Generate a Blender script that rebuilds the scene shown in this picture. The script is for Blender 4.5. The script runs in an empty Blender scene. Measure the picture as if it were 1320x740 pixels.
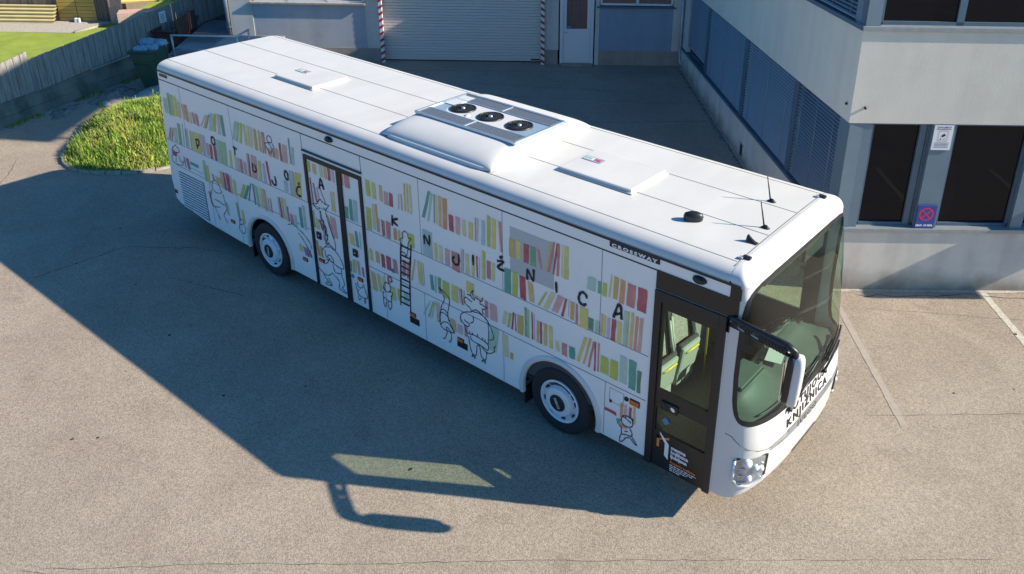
import bpy, bmesh, math, random
from mathutils import Vector, Matrix
from mathutils.geometry import tessellate_polygon
random.seed(7)
R=math.radians
sc=bpy.context.scene
COL=sc.collection

# ------------------------------------------------------------------ materials
def mat(name,col,rough=.6,metal=0.,noise=0.,nscale=8.,bump=0.,bscale=60.,coat=0.,spec=.5,col2=None,stretch=None,emit=None):
    m=bpy.data.materials.new(name); m.use_nodes=True; nt=m.node_tree; b=nt.nodes['Principled BSDF']
    b.inputs['Roughness'].default_value=rough; b.inputs['Metallic'].default_value=metal
    b.inputs['Coat Weight'].default_value=coat; b.inputs['Specular IOR Level'].default_value=spec
    b.inputs['Base Color'].default_value=(*col,1)
    if noise or col2 or bump:
        tc=nt.nodes.new('ShaderNodeTexCoord'); vec=tc.outputs['Object']
        if stretch:
            mp=nt.nodes.new('ShaderNodeMapping'); mp.inputs['Scale'].default_value=stretch; nt.links.new(vec,mp.inputs['Vector']); vec=mp.outputs['Vector']
    if noise or col2:
        n=nt.nodes.new('ShaderNodeTexNoise'); n.inputs['Scale'].default_value=nscale; n.inputs['Detail'].default_value=6; n.inputs['Roughness'].default_value=.6
        nt.links.new(vec,n.inputs['Vector'])
        r=nt.nodes.new('ShaderNodeValToRGB'); r.color_ramp.elements[0].position=.3; r.color_ramp.elements[1].position=.7
        c2=col2 if col2 else tuple(min(1,c*(1+noise)) for c in col)
        c1=col if col2 else tuple(c*(1-noise) for c in col)
        r.color_ramp.elements[0].color=(*c1,1); r.color_ramp.elements[1].color=(*c2,1)
        nt.links.new(n.outputs['Fac'],r.inputs['Fac']); nt.links.new(r.outputs['Color'],b.inputs['Base Color'])
    if bump:
        n2=nt.nodes.new('ShaderNodeTexNoise'); n2.inputs['Scale'].default_value=bscale; n2.inputs['Detail'].default_value=4
        nt.links.new(vec,n2.inputs['Vector'])
        bp=nt.nodes.new('ShaderNodeBump'); bp.inputs['Strength'].default_value=bump; bp.inputs['Distance'].default_value=.02
        nt.links.new(n2.outputs['Fac'],bp.inputs['Height']); nt.links.new(bp.outputs['Normal'],b.inputs['Normal'])
    return m
def glass(name,tint,rough=.02,mixf=.75):
    """window pane: mostly clear, tinted, with a real fresnel reflection"""
    m=bpy.data.materials.new(name); m.use_nodes=True; nt=m.node_tree; nt.nodes.clear()
    o=nt.nodes.new('ShaderNodeOutputMaterial'); t=nt.nodes.new('ShaderNodeBsdfTransparent'); g=nt.nodes.new('ShaderNodeBsdfGlossy')
    g.inputs['Roughness'].default_value=rough; t.inputs['Color'].default_value=(*tint,1)
    f=nt.nodes.new('ShaderNodeFresnel'); ge=nt.nodes.new('ShaderNodeNewGeometry'); mr=nt.nodes.new('ShaderNodeMapRange')
    mr.inputs['To Min'].default_value=1.5; mr.inputs['To Max'].default_value=1/1.5; nt.links.new(ge.outputs['Backfacing'],mr.inputs['Value']); nt.links.new(mr.outputs[0],f.inputs['IOR'])
    mx=nt.nodes.new('ShaderNodeMixShader'); nt.links.new(f.outputs[0],mx.inputs[0]); nt.links.new(t.outputs[0],mx.inputs[1]); nt.links.new(g.outputs[0],mx.inputs[2]); nt.links.new(mx.outputs[0],o.inputs[0])
    return m

def asphalt_mat():
    m=bpy.data.materials.new('asphalt'); m.use_nodes=True; nt=m.node_tree; b=nt.nodes['Principled BSDF']
    L=nt.links.new; N=nt.nodes.new
    tc=N('ShaderNodeTexCoord'); 
    big=N('ShaderNodeTexNoise'); big.inputs['Scale'].default_value=.55; big.inputs['Detail'].default_value=5; big.inputs['Roughness'].default_value=.65; big.inputs['Distortion'].default_value=.6
    L(tc.outputs['Object'],big.inputs['Vector'])
    r1=N('ShaderNodeValToRGB'); r1.color_ramp.elements[0].position=.32; r1.color_ramp.elements[1].position=.68
    r1.color_ramp.elements[0].color=(.290,.238,.186,1); r1.color_ramp.elements[1].color=(.356,.298,.236,1); L(big.outputs['Fac'],r1.inputs['Fac'])
    # aggregate speckle
    vo=N('ShaderNodeTexVoronoi'); vo.inputs['Scale'].default_value=68; L(tc.outputs['Object'],vo.inputs['Vector'])
    r2=N('ShaderNodeValToRGB'); r2.color_ramp.elements[0].position=.0; r2.color_ramp.elements[1].position=1.
    r2.color_ramp.elements[0].color=(.58,.58,.6,1); r2.color_ramp.elements[1].color=(1.42,1.4,1.36,1)
    sep=N('ShaderNodeSeparateColor'); L(vo.outputs['Color'],sep.inputs[0]); L(sep.outputs[0],r2.inputs['Fac'])
    mul=N('ShaderNodeMix'); mul.data_type='RGBA'; mul.blend_type='MULTIPLY'; mul.inputs[0].default_value=.65
    L(r1.outputs['Color'],mul.inputs[6]); L(r2.outputs['Color'],mul.inputs[7])
    # dirt / oil stains
    st=N('ShaderNodeTexNoise'); st.inputs['Scale'].default_value=1.3; st.inputs['Detail'].default_value=7; st.inputs['Roughness'].default_value=.7; L(tc.outputs['Object'],st.inputs['Vector'])
    r3=N('ShaderNodeValToRGB'); r3.color_ramp.elements[0].position=.60; r3.color_ramp.elements[1].position=.76
    r3.color_ramp.elements[0].color=(1,1,1,1); r3.color_ramp.elements[1].color=(.72,.70,.68,1); L(st.outputs['Fac'],r3.inputs['Fac'])
    m2=N('ShaderNodeMix'); m2.data_type='RGBA'; m2.blend_type='MULTIPLY'; m2.inputs[0].default_value=1.; L(mul.outputs[2],m2.inputs[6]); L(r3.outputs['Color'],m2.inputs[7])
    # fine pale wear streaks
    wv=N('ShaderNodeTexNoise'); wv.inputs['Scale'].default_value=3.2; wv.inputs['Detail'].default_value=8; wv.inputs['Roughness'].default_value=.75
    mp=N('ShaderNodeMapping'); mp.inputs['Scale'].default_value=(.35,1.4,1); mp.inputs['Rotation'].default_value=(0,0,R(38)); L(tc.outputs['Object'],mp.inputs['Vector']); L(mp.outputs[0],wv.inputs['Vector'])
    r4=N('ShaderNodeValToRGB'); r4.color_ramp.elements[0].position=.55; r4.color_ramp.elements[1].position=.8; r4.color_ramp.elements[0].color=(1,1,1,1); r4.color_ramp.elements[1].color=(1.22,1.2,1.17,1); L(wv.outputs['Fac'],r4.inputs['Fac'])
    m3=N('ShaderNodeMix'); m3.data_type='RGBA'; m3.blend_type='MULTIPLY'; m3.inputs[0].default_value=1.; L(m2.outputs[2],m3.inputs[6]); L(r4.outputs['Color'],m3.inputs[7])
    L(m3.outputs[2],b.inputs['Base Color']); b.inputs['Roughness'].default_value=.88; b.inputs['Specular IOR Level'].default_value=.25
    bn=N('ShaderNodeTexNoise'); bn.inputs['Scale'].default_value=70; bn.inputs['Detail'].default_value=3; L(tc.outputs['Object'],bn.inputs['Vector'])
    bp=N('ShaderNodeBump'); bp.inputs['Strength'].default_value=.55; bp.inputs['Distance'].default_value=.012; L(bn.outputs['Fac'],bp.inputs['Height']); L(bp.outputs['Normal'],b.inputs['Normal'])
    return m
def stained(name,base,dark,scale=1.2,low=.15,rough=.85,zfade=None):
    """rendered wall: mottled plaster, vertical run-off streaks, splash dirt near the ground"""
    m=bpy.data.materials.new(name); m.use_nodes=True; nt=m.node_tree; b=nt.nodes['Principled BSDF']; L=nt.links.new; N=nt.nodes.new
    tc=N('ShaderNodeTexCoord'); a=N('ShaderNodeTexNoise'); a.inputs['Scale'].default_value=scale; a.inputs['Detail'].default_value=8; a.inputs['Roughness'].default_value=.7; L(tc.outputs['Object'],a.inputs['Vector'])
    mp=N('ShaderNodeMapping'); mp.inputs['Scale'].default_value=(2.6,2.6,.25); L(tc.outputs['Object'],mp.inputs['Vector'])
    s=N('ShaderNodeTexNoise'); s.inputs['Scale'].default_value=1.; s.inputs['Detail'].default_value=6; L(mp.outputs[0],s.inputs['Vector'])
    add=N('ShaderNodeMath'); add.operation='ADD'; L(a.outputs['Fac'],add.inputs[0]); L(s.outputs['Fac'],add.inputs[1])
    hl=N('ShaderNodeMath'); hl.operation='MULTIPLY'; hl.inputs[1].default_value=.5; L(add.outputs[0],hl.inputs[0])
    r=N('ShaderNodeValToRGB'); r.color_ramp.elements[0].position=.34; r.color_ramp.elements[1].position=.56; r.color_ramp.elements[0].color=(*dark,1); r.color_ramp.elements[1].color=(*base,1); L(hl.outputs[0],r.inputs['Fac'])
    last=r.outputs['Color']
    if zfade:
        sx=N('ShaderNodeSeparateXYZ'); L(tc.outputs['Object'],sx.inputs[0])
        n3=N('ShaderNodeTexNoise'); n3.inputs['Scale'].default_value=2.5; n3.inputs['Detail'].default_value=5; L(tc.outputs['Object'],n3.inputs['Vector'])
        ad=N('ShaderNodeMath'); ad.operation='MULTIPLY_ADD'; ad.inputs[1].default_value=-.55; ad.inputs[2].default_value=.27; L(n3.outputs['Fac'],ad.inputs[0])
        ad2=N('ShaderNodeMath'); ad2.operation='ADD'; L(sx.outputs['Z'],ad2.inputs[0]); L(ad.outputs[0],ad2.inputs[1])
        r2=N('ShaderNodeValToRGB'); r2.color_ramp.elements[0].position=0; r2.color_ramp.elements[1].position=zfade; r2.color_ramp.elements[0].color=(.45,.42,.38,1); r2.color_ramp.elements[1].color=(1,1,1,1); L(ad2.outputs[0],r2.inputs['Fac'])
        mx=N('ShaderNodeMix'); mx.data_type='RGBA'; mx.blend_type='MULTIPLY'; mx.inputs[0].default_value=1; L(last,mx.inputs[6]); L(r2.outputs['Color'],mx.inputs[7]); last=mx.outputs[2]
    L(last,b.inputs['Base Color']); b.inputs['Roughness'].default_value=rough; b.inputs['Specular IOR Level'].default_value=.2
    bn=N('ShaderNodeTexNoise'); bn.inputs['Scale'].default_value=90; bn.inputs['Detail'].default_value=3; L(tc.outputs['Object'],bn.inputs['Vector'])
    bp=N('ShaderNodeBump'); bp.inputs['Strength'].default_value=.35; bp.inputs['Distance'].default_value=.008; L(bn.outputs['Fac'],bp.inputs['Height']); L(bp.outputs['Normal'],b.inputs['Normal'])
    return m
def brick_mat(name,c1,c2,mortar,scale):
    m=bpy.data.materials.new(name); m.use_nodes=True; nt=m.node_tree; b=nt.nodes['Principled BSDF']; L=nt.links.new; N=nt.nodes.new
    tc=N('ShaderNodeTexCoord'); br=N('ShaderNodeTexBrick'); br.inputs['Color1'].default_value=(*c1,1); br.inputs['Color2'].default_value=(*c2,1); br.inputs['Mortar'].default_value=(*mortar,1); br.inputs['Scale'].default_value=scale
    mp=N('ShaderNodeMapping'); mp.inputs['Rotation'].default_value=(R(90),0,0); L(tc.outputs['Object'],mp.inputs[0]); L(mp.outputs[0],br.inputs['Vector']); L(br.outputs['Color'],b.inputs['Base Color']); b.inputs['Roughness'].default_value=.9
    return m
def water_colour(name,col):
    """watercolour wash printed on the wrap: uneven density, glossy film on top"""
    m=bpy.data.materials.new(name); m.use_nodes=True; nt=m.node_tree; b=nt.nodes['Principled BSDF']; L=nt.links.new; N=nt.nodes.new
    tc=N('ShaderNodeTexCoord'); n=N('ShaderNodeTexNoise'); n.inputs['Scale'].default_value=5.5; n.inputs['Detail'].default_value=7; n.inputs['Roughness'].default_value=.7; L(tc.outputs['Object'],n.inputs['Vector'])
    r=N('ShaderNodeValToRGB'); r.color_ramp.elements[0].position=.32; r.color_ramp.elements[1].position=.72
    r.color_ramp.elements[0].color=(*[c*.80 for c in col],1); r.color_ramp.elements[1].color=(*[c+(.74-c)*.16 for c in col],1)
    L(n.outputs['Fac'],r.inputs['Fac']); L(r.outputs['Color'],b.inputs['Base Color']); b.inputs['Roughness'].default_value=.38
    return m

M={}
M['white']=mat('bus_white_paint',(.65,.635,.61),.28,coat=.3,noise=.025,nscale=2.2)
M['acwhite']=mat('fibreglass_cover',(.60,.585,.56),.45,noise=.04,nscale=3)
M['roofwhite']=mat('bus_roof_paint',(.625,.60,.56),.42,noise=.055,nscale=2.2,stretch=(1,.45,1),bump=.05,bscale=3)
M['wrap']=mat('white_wrap_film',(.90,.87,.835),.36,noise=.02,nscale=3)
M['film']=mat('window_film_grey',(.52,.52,.52),.35)
M['black']=mat('black_trim',(.016,.016,.018),.4)
M['blackdoor']=mat('black_door_panel',(.016,.0155,.016),.33,noise=.15,nscale=4)
M['rubber']=mat('tyre_rubber',(.022,.022,.024),.8,noise=.2,nscale=25,bump=.2,bscale=90)
M['rim']=mat('rim_silver_paint',(.74,.75,.77),.38,metal=.05,noise=.05)
M['under']=mat('underbody_dark',(.02,.02,.022),.9)
M['seam']=mat('panel_gap',(.12,.125,.14),.7)
M['seamblue']=mat('panel_gap_blue',(.08,.12,.18),.6)
M['ink']=mat('print_ink_black',(.02,.018,.02),.5)
M['line']=mat('print_line_grey',(.035,.035,.045),.5)
M['orangelens']=mat('orange_lens',(.75,.17,.02),.15,coat=.5)
M['redlens']=mat('red_lens',(.5,.04,.02),.2,coat=.5)
M['white_text']=mat('white_lettering',(.8,.8,.8),.5)
M['orange_text']=mat('orange_lettering',(.85,.22,.06),.5)
M['alu']=mat('brushed_aluminium',(.50,.56,.62),.34,metal=.75,noise=.08,nscale=12)
M['mesh']=mat('condenser_mesh',(.22,.23,.24),.5,metal=.6,noise=.35,nscale=90)
M['plate']=mat('blue_grey_plate',(.33,.42,.50),.4,metal=.3)
M['lampback']=mat('lamp_backing',(.42,.43,.44),.3,metal=.5,noise=.3,nscale=30)
M['headglass']=glass('headlamp_lens',(.93,.95,.96))
M['screen']=glass('windscreen_glass',(.68,.83,.70))
M['doorglass']=glass('door_glass',(.74,.79,.68))
M['chrome']=mat('chrome',(.75,.76,.78),.12,metal=1)
M['dash']=mat('dashboard_plastic',(.115,.145,.14),.55,bump=.1,noise=.06)
M['dashdark']=mat('dashboard_dark',(.045,.05,.055),.5)
M['seatshell']=mat('seat_shell',(.42,.49,.46),.45)
M['seatfab']=mat('seat_pattern_fabric',(.20,.20,.20),.9,col2=(.42,.42,.40),nscale=45)
M['seatdark']=mat('seat_dark_fabric',(.07,.075,.08),.95,noise=.3,nscale=30)
M['yellow']=mat('yellow_handrail',(.80,.62,.05),.35)
M['busfloor']=mat('bus_floor',(.22,.20,.16),.7,noise=.25,nscale=60)
M['interior']=mat('bus_interior_lining',(.30,.32,.33),.6)
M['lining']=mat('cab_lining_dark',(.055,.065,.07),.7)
M['asphalt']=asphalt_mat()
M['crack']=mat('asphalt_crack',(.05,.045,.042),.95)
M['paint']=mat('worn_road_paint',(.38,.35,.28),.85,col2=(.60,.57,.46),nscale=14,bump=.3)
M['paintfaint']=mat('faint_road_paint',(.33,.275,.222),.88,col2=(.385,.335,.28),nscale=9)
M['render']=stained('pale_render',(.66,.615,.53),(.585,.545,.47),2.2)
M['renderlow']=stained('pale_render_low',(.62,.58,.52),(.48,.45,.40),1.6,zfade=.42)
M['renderwhite']=stained('white_render',(.60,.58,.53),(.47,.45,.41),1.4)
M['bluerender']=stained('blue_render',(.27,.36,.44),(.22,.31,.385),2.2)
M['greyblue']=stained('grey_blue_render',(.40,.43,.46),(.33,.36,.385),2.)
M['plinth']=stained('cement_plinth',(.34,.31,.27),(.24,.225,.20),2.5)
M['steelblue']=mat('blue_grey_steel_frame',(.085,.135,.18),.45,metal=.1,noise=.1,nscale=5)
M['steelpanel']=mat('blue_grey_panel',(.14,.20,.25),.42,metal=.1,noise=.06,nscale=4)
M['sill']=mat('grey_metal_sill',(.30,.33,.34),.35,metal=.3,noise=.1)
M['blind']=mat('venetian_blind',(.40,.44,.48),.45,metal=.15,noise=.06)
M['darkglass']=mat('dark_window_glass',(.004,.005,.008),.03,spec=.22)
M['garage']=mat('garage_door_cream',(.62,.60,.55),.5,noise=.03)
M['pvc']=mat('white_door_frame',(.72,.73,.74),.35)
M['curtain']=mat('brown_curtain',(.16,.10,.08),.9,col2=(.30,.20,.16),nscale=3,stretch=(30,30,.2))
M['redpaint']=mat('red_warning_paint',(.42,.03,.04),.5)
M['whitepaint']=mat('white_warning_paint',(.72,.72,.70),.5)
M['galv']=mat('galvanised_steel',(.48,.50,.51),.45,metal=.5,noise=.12,nscale=20)
M['pipe']=mat('zinc_downpipe',(.34,.37,.40),.4,metal=.5,noise=.1)
M['rust']=mat('rusty_steel',(.11,.05,.035),.85,noise=.4,nscale=6,bump=.3)
M['skip']=mat('green_skip_paint',(.018,.075,.05),.6,noise=.3,nscale=5,bump=.2)
M['plank']=mat('weathered_fence_plank',(.17,.16,.145),.9,col2=(.36,.34,.31),nscale=2.6,stretch=(6,6,.7),bump=.3,bscale=20)
M['concrete']=stained('mossy_concrete',(.20,.19,.16),(.07,.07,.055),1.5)
M['lawn']=mat('lawn_grass',(.20,.27,.030),.95,col2=(.31,.36,.045),nscale=1.6,bump=.6,bscale=45)
M['soil']=mat('mound_soil',(.06,.065,.02),.95,noise=.4,nscale=6)
def blade(name,c):
    m=mat(name,c,.7,noise=.25,nscale=3); return m
M['g1']=blade('grass_blade_yellow',(.36,.44,.05)); M['g2']=blade('grass_blade_green',(.20,.32,.035)); M['g3']=blade('grass_blade_dark',(.10,.18,.03)); M['g4']=blade('dry_grass',(.34,.29,.10)); M['clover']=blade('clover_flower',(.42,.30,.24))
M['kerb']=mat('kerb_stone',(.36,.33,.28),.9,noise=.25,nscale=7,bump=.3)
M['paver']=mat('cobble_paving',(.34,.30,.25),.9,col2=(.50,.45,.39),nscale=14,bump=.6,bscale=25)
M['darkplank']=mat('dark_shed_plank',(.10,.075,.055),.85,col2=(.22,.18,.15),nscale=2,stretch=(14,14,.5))
M['yellowwood']=mat('yellow_wood_door',(.42,.26,.055),.6,col2=(.55,.36,.09),nscale=3,stretch=(1,1,14))
M['corr']=mat('yellow_corrugated_sheet',(.62,.50,.24),.6,noise=.08,nscale=3)
M['brick']=brick_mat('red_brick',(.50,.22,.15),(.60,.34,.26),(.55,.50,.44),9)
M['pinkbrick']=brick_mat('pale_pink_brick',(.62,.42,.34),(.50,.28,.21),(.66,.60,.54),5)
M['yslab']=mat('yellow_board',(.70,.50,.15),.7,noise=.1)
M['orange']=mat('orange_plastic',(.70,.20,.04),.5)
M['tarp']=mat('grey_plastic_sheet',(.42,.44,.46),.4,noise=.15,nscale=6,bump=.4,bscale=9)
M['bluebag']=mat('blue_white_bag',(.26,.34,.42),.5,noise=.3,nscale=9)
M['deck']=mat('grey_deck_plank',(.27,.27,.27),.85,col2=(.38,.37,.36),nscale=2,stretch=(1,1,1))
M['rubble']=mat('rubble_dirt',(.20,.18,.16),.95,noise=.5,nscale=7,bump=.6,bscale=15)
M['signwhite']=mat('sign_white',(.72,.73,.75),.4)
M['signblue']=mat('sign_blue',(.03,.06,.28),.4)
M['signred']=mat('sign_red',(.65,.03,.05),.4)
M['bluedot']=mat('blue_button',(.08,.25,.42),.4)
M['silvergrille']=mat('grey_front_grille',(.38,.38,.36),.45,metal=.2)
WC={'m':(.40,.62,.53),'M':(.44,.64,.47),'n':(.42,.60,.62),'g':(.20,.44,.15),'G':(.36,.60,.28),'t':(.05,.36,.26),'T':(.14,.30,.30),'N':(.10,.14,.18),'l':(.50,.58,.08),'y':(.72,.64,.16),'p':(.72,.68,.36),'o':(.72,.50,.18),'O':(.66,.44,.08),'r':(.74,.33,.13),'k':(.70,.40,.36),'j':(.72,.52,.50),'q':(.60,.22,.20),'d':(.46,.05,.07),'v':(.62,.50,.60),'V':(.38,.15,.26),'H':(.14,.42,.20),'h':(.05,.26,.15),'W':(.58,.66,.72)}
for k,c in WC.items(): M['wc_'+k]=water_colour('watercolour_'+k if k.islower() else 'watercolour_deep_'+k.lower(),(min(.86,c[0]*1.16+.035),min(.8,c[1]*1.07+.02),c[2]*1.02+.02))

# ------------------------------------------------------------------ mesh builder
class MB:
    def __init__(s): s.v=[];s.f=[];s.m=[];s.mats=[];s.sm=[]
    def mi(s,m):
        m=M[m] if isinstance(m,str) else m
        if m not in s.mats: s.mats.append(m)
        return s.mats.index(m)
    def add(s,vs,fs,m,smooth=False):
        o=len(s.v); s.v+= [tuple(v) for v in vs]; k=s.mi(m)
        for f in fs: s.f.append([o+i for i in f]); s.m.append(k); s.sm.append(smooth)
    def box(s,c,d,m,rot=None,bev=0):
        x,y,z=[a/2 for a in d]
        if bev>0:
            bm=bmesh.new(); bmesh.ops.create_cube(bm,size=1); bmesh.ops.scale(bm,vec=d,verts=bm.verts)
            bmesh.ops.bevel(bm,geom=bm.edges[:],offset=bev,segments=2,affect='EDGES',profile=.6)
            vs=[v.co.copy() for v in bm.verts]; fs=[[v.index for v in f.verts] for f in bm.faces]; bm.free()
        else:
            vs=[Vector(p) for p in [(-x,-y,-z),(x,-y,-z),(x,y,-z),(-x,y,-z),(-x,-y,z),(x,-y,z),(x,y,z),(-x,y,z)]]
            fs=[(0,3,2,1),(4,5,6,7),(0,1,5,4),(1,2,6,5),(2,3,7,6),(3,0,4,7)]
        if rot is not None: vs=[rot@v for v in vs]
        c=Vector(c); s.add([v+c for v in vs],fs,m); return s
    def tube(s,pts,r,m,n=10,caps=True):
        pts=[Vector(p) for p in pts]; rs=r if isinstance(r,(list,tuple)) else [r]*len(pts); vs=[];up=None
        for i,p in enumerate(pts):
            t=(pts[min(i+1,len(pts)-1)]-pts[max(i-1,0)]).normalized()
            if up is None: up=Vector((0,0,1)) if abs(t.z)<.9 else Vector((1,0,0))
            a=t.cross(up).normalized(); b=a.cross(t).normalized(); up=b
            for k in range(n):
                an=2*math.pi*k/n; vs.append(p+(a*math.cos(an)+b*math.sin(an))*rs[i])
        fs=[(i*n+k,i*n+(k+1)%n,(i+1)*n+(k+1)%n,(i+1)*n+k) for i in range(len(pts)-1) for k in range(n)]
        if caps: fs+= [tuple(range(n))[::-1],tuple((len(pts)-1)*n+k for k in range(n))]
        s.add(vs,fs,m,True); return s
    def lathe(s,prof,m,c=(0,0,0),axis='y',n=40,mats=None):
        vs=[]
        for (r,h) in prof:
            for k in range(n):
                a=2*math.pi*k/n; p=(r*math.cos(a),h,r*math.sin(a)) if axis=='y' else (r*math.cos(a),r*math.sin(a),h)
                vs.append((p[0]+c[0],p[1]+c[1],p[2]+c[2]))
        for i in range(len(prof)-1):
            mm=mats[i] if mats else m
            s.add(vs[i*n:(i+2)*n],[(k,(k+1)%n,n+(k+1)%n,n+k) for k in range(n)],mm,True)
        return s
    def grid(s,P,m,smooth=True,close=False):
        nr=len(P);nc=len(P[0]); vs=[p for row in P for p in row]
        fs=[(i*nc+j,i*nc+j+1,(i+1)*nc+j+1,(i+1)*nc+j) for i in range(nr-1) for j in range(nc-1)]
        s.add(vs,fs,m,smooth); return s
    def poly(s,pts,m): s.add(pts,[tuple(range(len(pts)))],m); return s
    def holes(s,outer,holes,fn,m):
        loops=[[Vector((a,b,0)) for a,b in outer]]+[[Vector((a,b,0)) for a,b in h] for h in holes]
        tri=tessellate_polygon(loops); allp=[p for l in loops for p in l]
        s.add([fn(p.x,p.y) for p in allp],[t for t in tri],m); return s
    def build(s,name,parent=None,world=None,recalc=True):
        me=bpy.data.meshes.new(name); me.from_pydata([tuple(v) for v in s.v],[],s.f)
        for m in s.mats: me.materials.append(m)
        me.polygons.foreach_set('material_index',s.m); me.polygons.foreach_set('use_smooth',s.sm)
        me.update()
        if recalc:
            bm=bmesh.new(); bm.from_mesh(me); bmesh.ops.remove_doubles(bm,verts=bm.verts,dist=1e-5); bmesh.ops.recalc_face_normals(bm,faces=bm.faces); bm.to_mesh(me); bm.free()
        o=bpy.data.objects.new(name,me); COL.objects.link(o)
        if parent:
            o.parent=parent; o.matrix_parent_inverse=Matrix.Identity(4) if parent.parent else Matrix.Translation(-Vector(parent.location))
        return o
def thing(name,label,cat,loc=(0,0,0),group=None):
    o=bpy.data.objects.new(name,None); COL.objects.link(o); o.location=loc; o['label']=label; o['category']=cat; o.empty_display_size=.2
    if group: o['group']=group
    return o
def tag(o,label,cat,group=None):
    o['label']=label; o['category']=cat
    if group: o['group']=group
    return o
def struct(o,kind='structure'): o['kind']=kind; return o
def text_mesh(txt,size=1.,bold=0.,align='LEFT',shear=0.,space=1.):
    c=bpy.data.curves.new('t','FONT'); c.body=txt; c.size=size; c.offset=bold; c.align_x=align; c.shear=shear; c.space_character=space; c.resolution_u=3
    o=bpy.data.objects.new('t',c); COL.objects.link(o); dg=bpy.context.evaluated_depsgraph_get(); me=bpy.data.meshes.new_from_object(o.evaluated_get(dg))
    vs=[v.co.copy() for v in me.vertices]; fs=[list(p.vertices) for p in me.polygons]
    bpy.data.objects.remove(o); bpy.data.curves.remove(c); bpy.data.meshes.remove(me)
    return vs,fs
def stroke(mb,pts,w,fn,m):
    """flat brush stroke along a polyline given in panel coordinates"""
    P=[Vector((a,b)) for a,b in pts]; n=len(P)
    if n<2: return
    # resample with Catmull-Rom so that drawn lines curve
    Q=[]
    for i in range(n-1):
        p0=P[max(i-1,0)];p1=P[i];p2=P[i+1];p3=P[min(i+2,n-1)]
        for k in range(4):
            t=k/4; Q.append(.5*((2*p1)+(p2-p0)*t+(2*p0-5*p1+4*p2-p3)*t*t+(3*p1-p0-3*p2+p3)*t**3))
    Q.append(P[-1]); L=[];Rr=[]
    for i,p in enumerate(Q):
        d=(Q[min(i+1,len(Q)-1)]-Q[max(i-1,0)]); d=d.normalized() if d.length>1e-6 else Vector((1,0)); nn=Vector((-d.y,d.x))*w/2*(1+.22*math.sin(i*1.7+pts[0][0]*9))
        L.append(fn(*(p+nn)));Rr.append(fn(*(p-nn)))
    k=len(Q); mb.add(L+Rr,[(i,i+1,k+i+1,k+i) for i in range(k-1)],m)
CAM={'loc':(11.6467,-8.2467,7.5635),'ang':(2.230136,0.416142,0.018157),'f':1107.400,'pp':(69.53,-144.89)}
SUN=(0.55478,0.54979)
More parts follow.
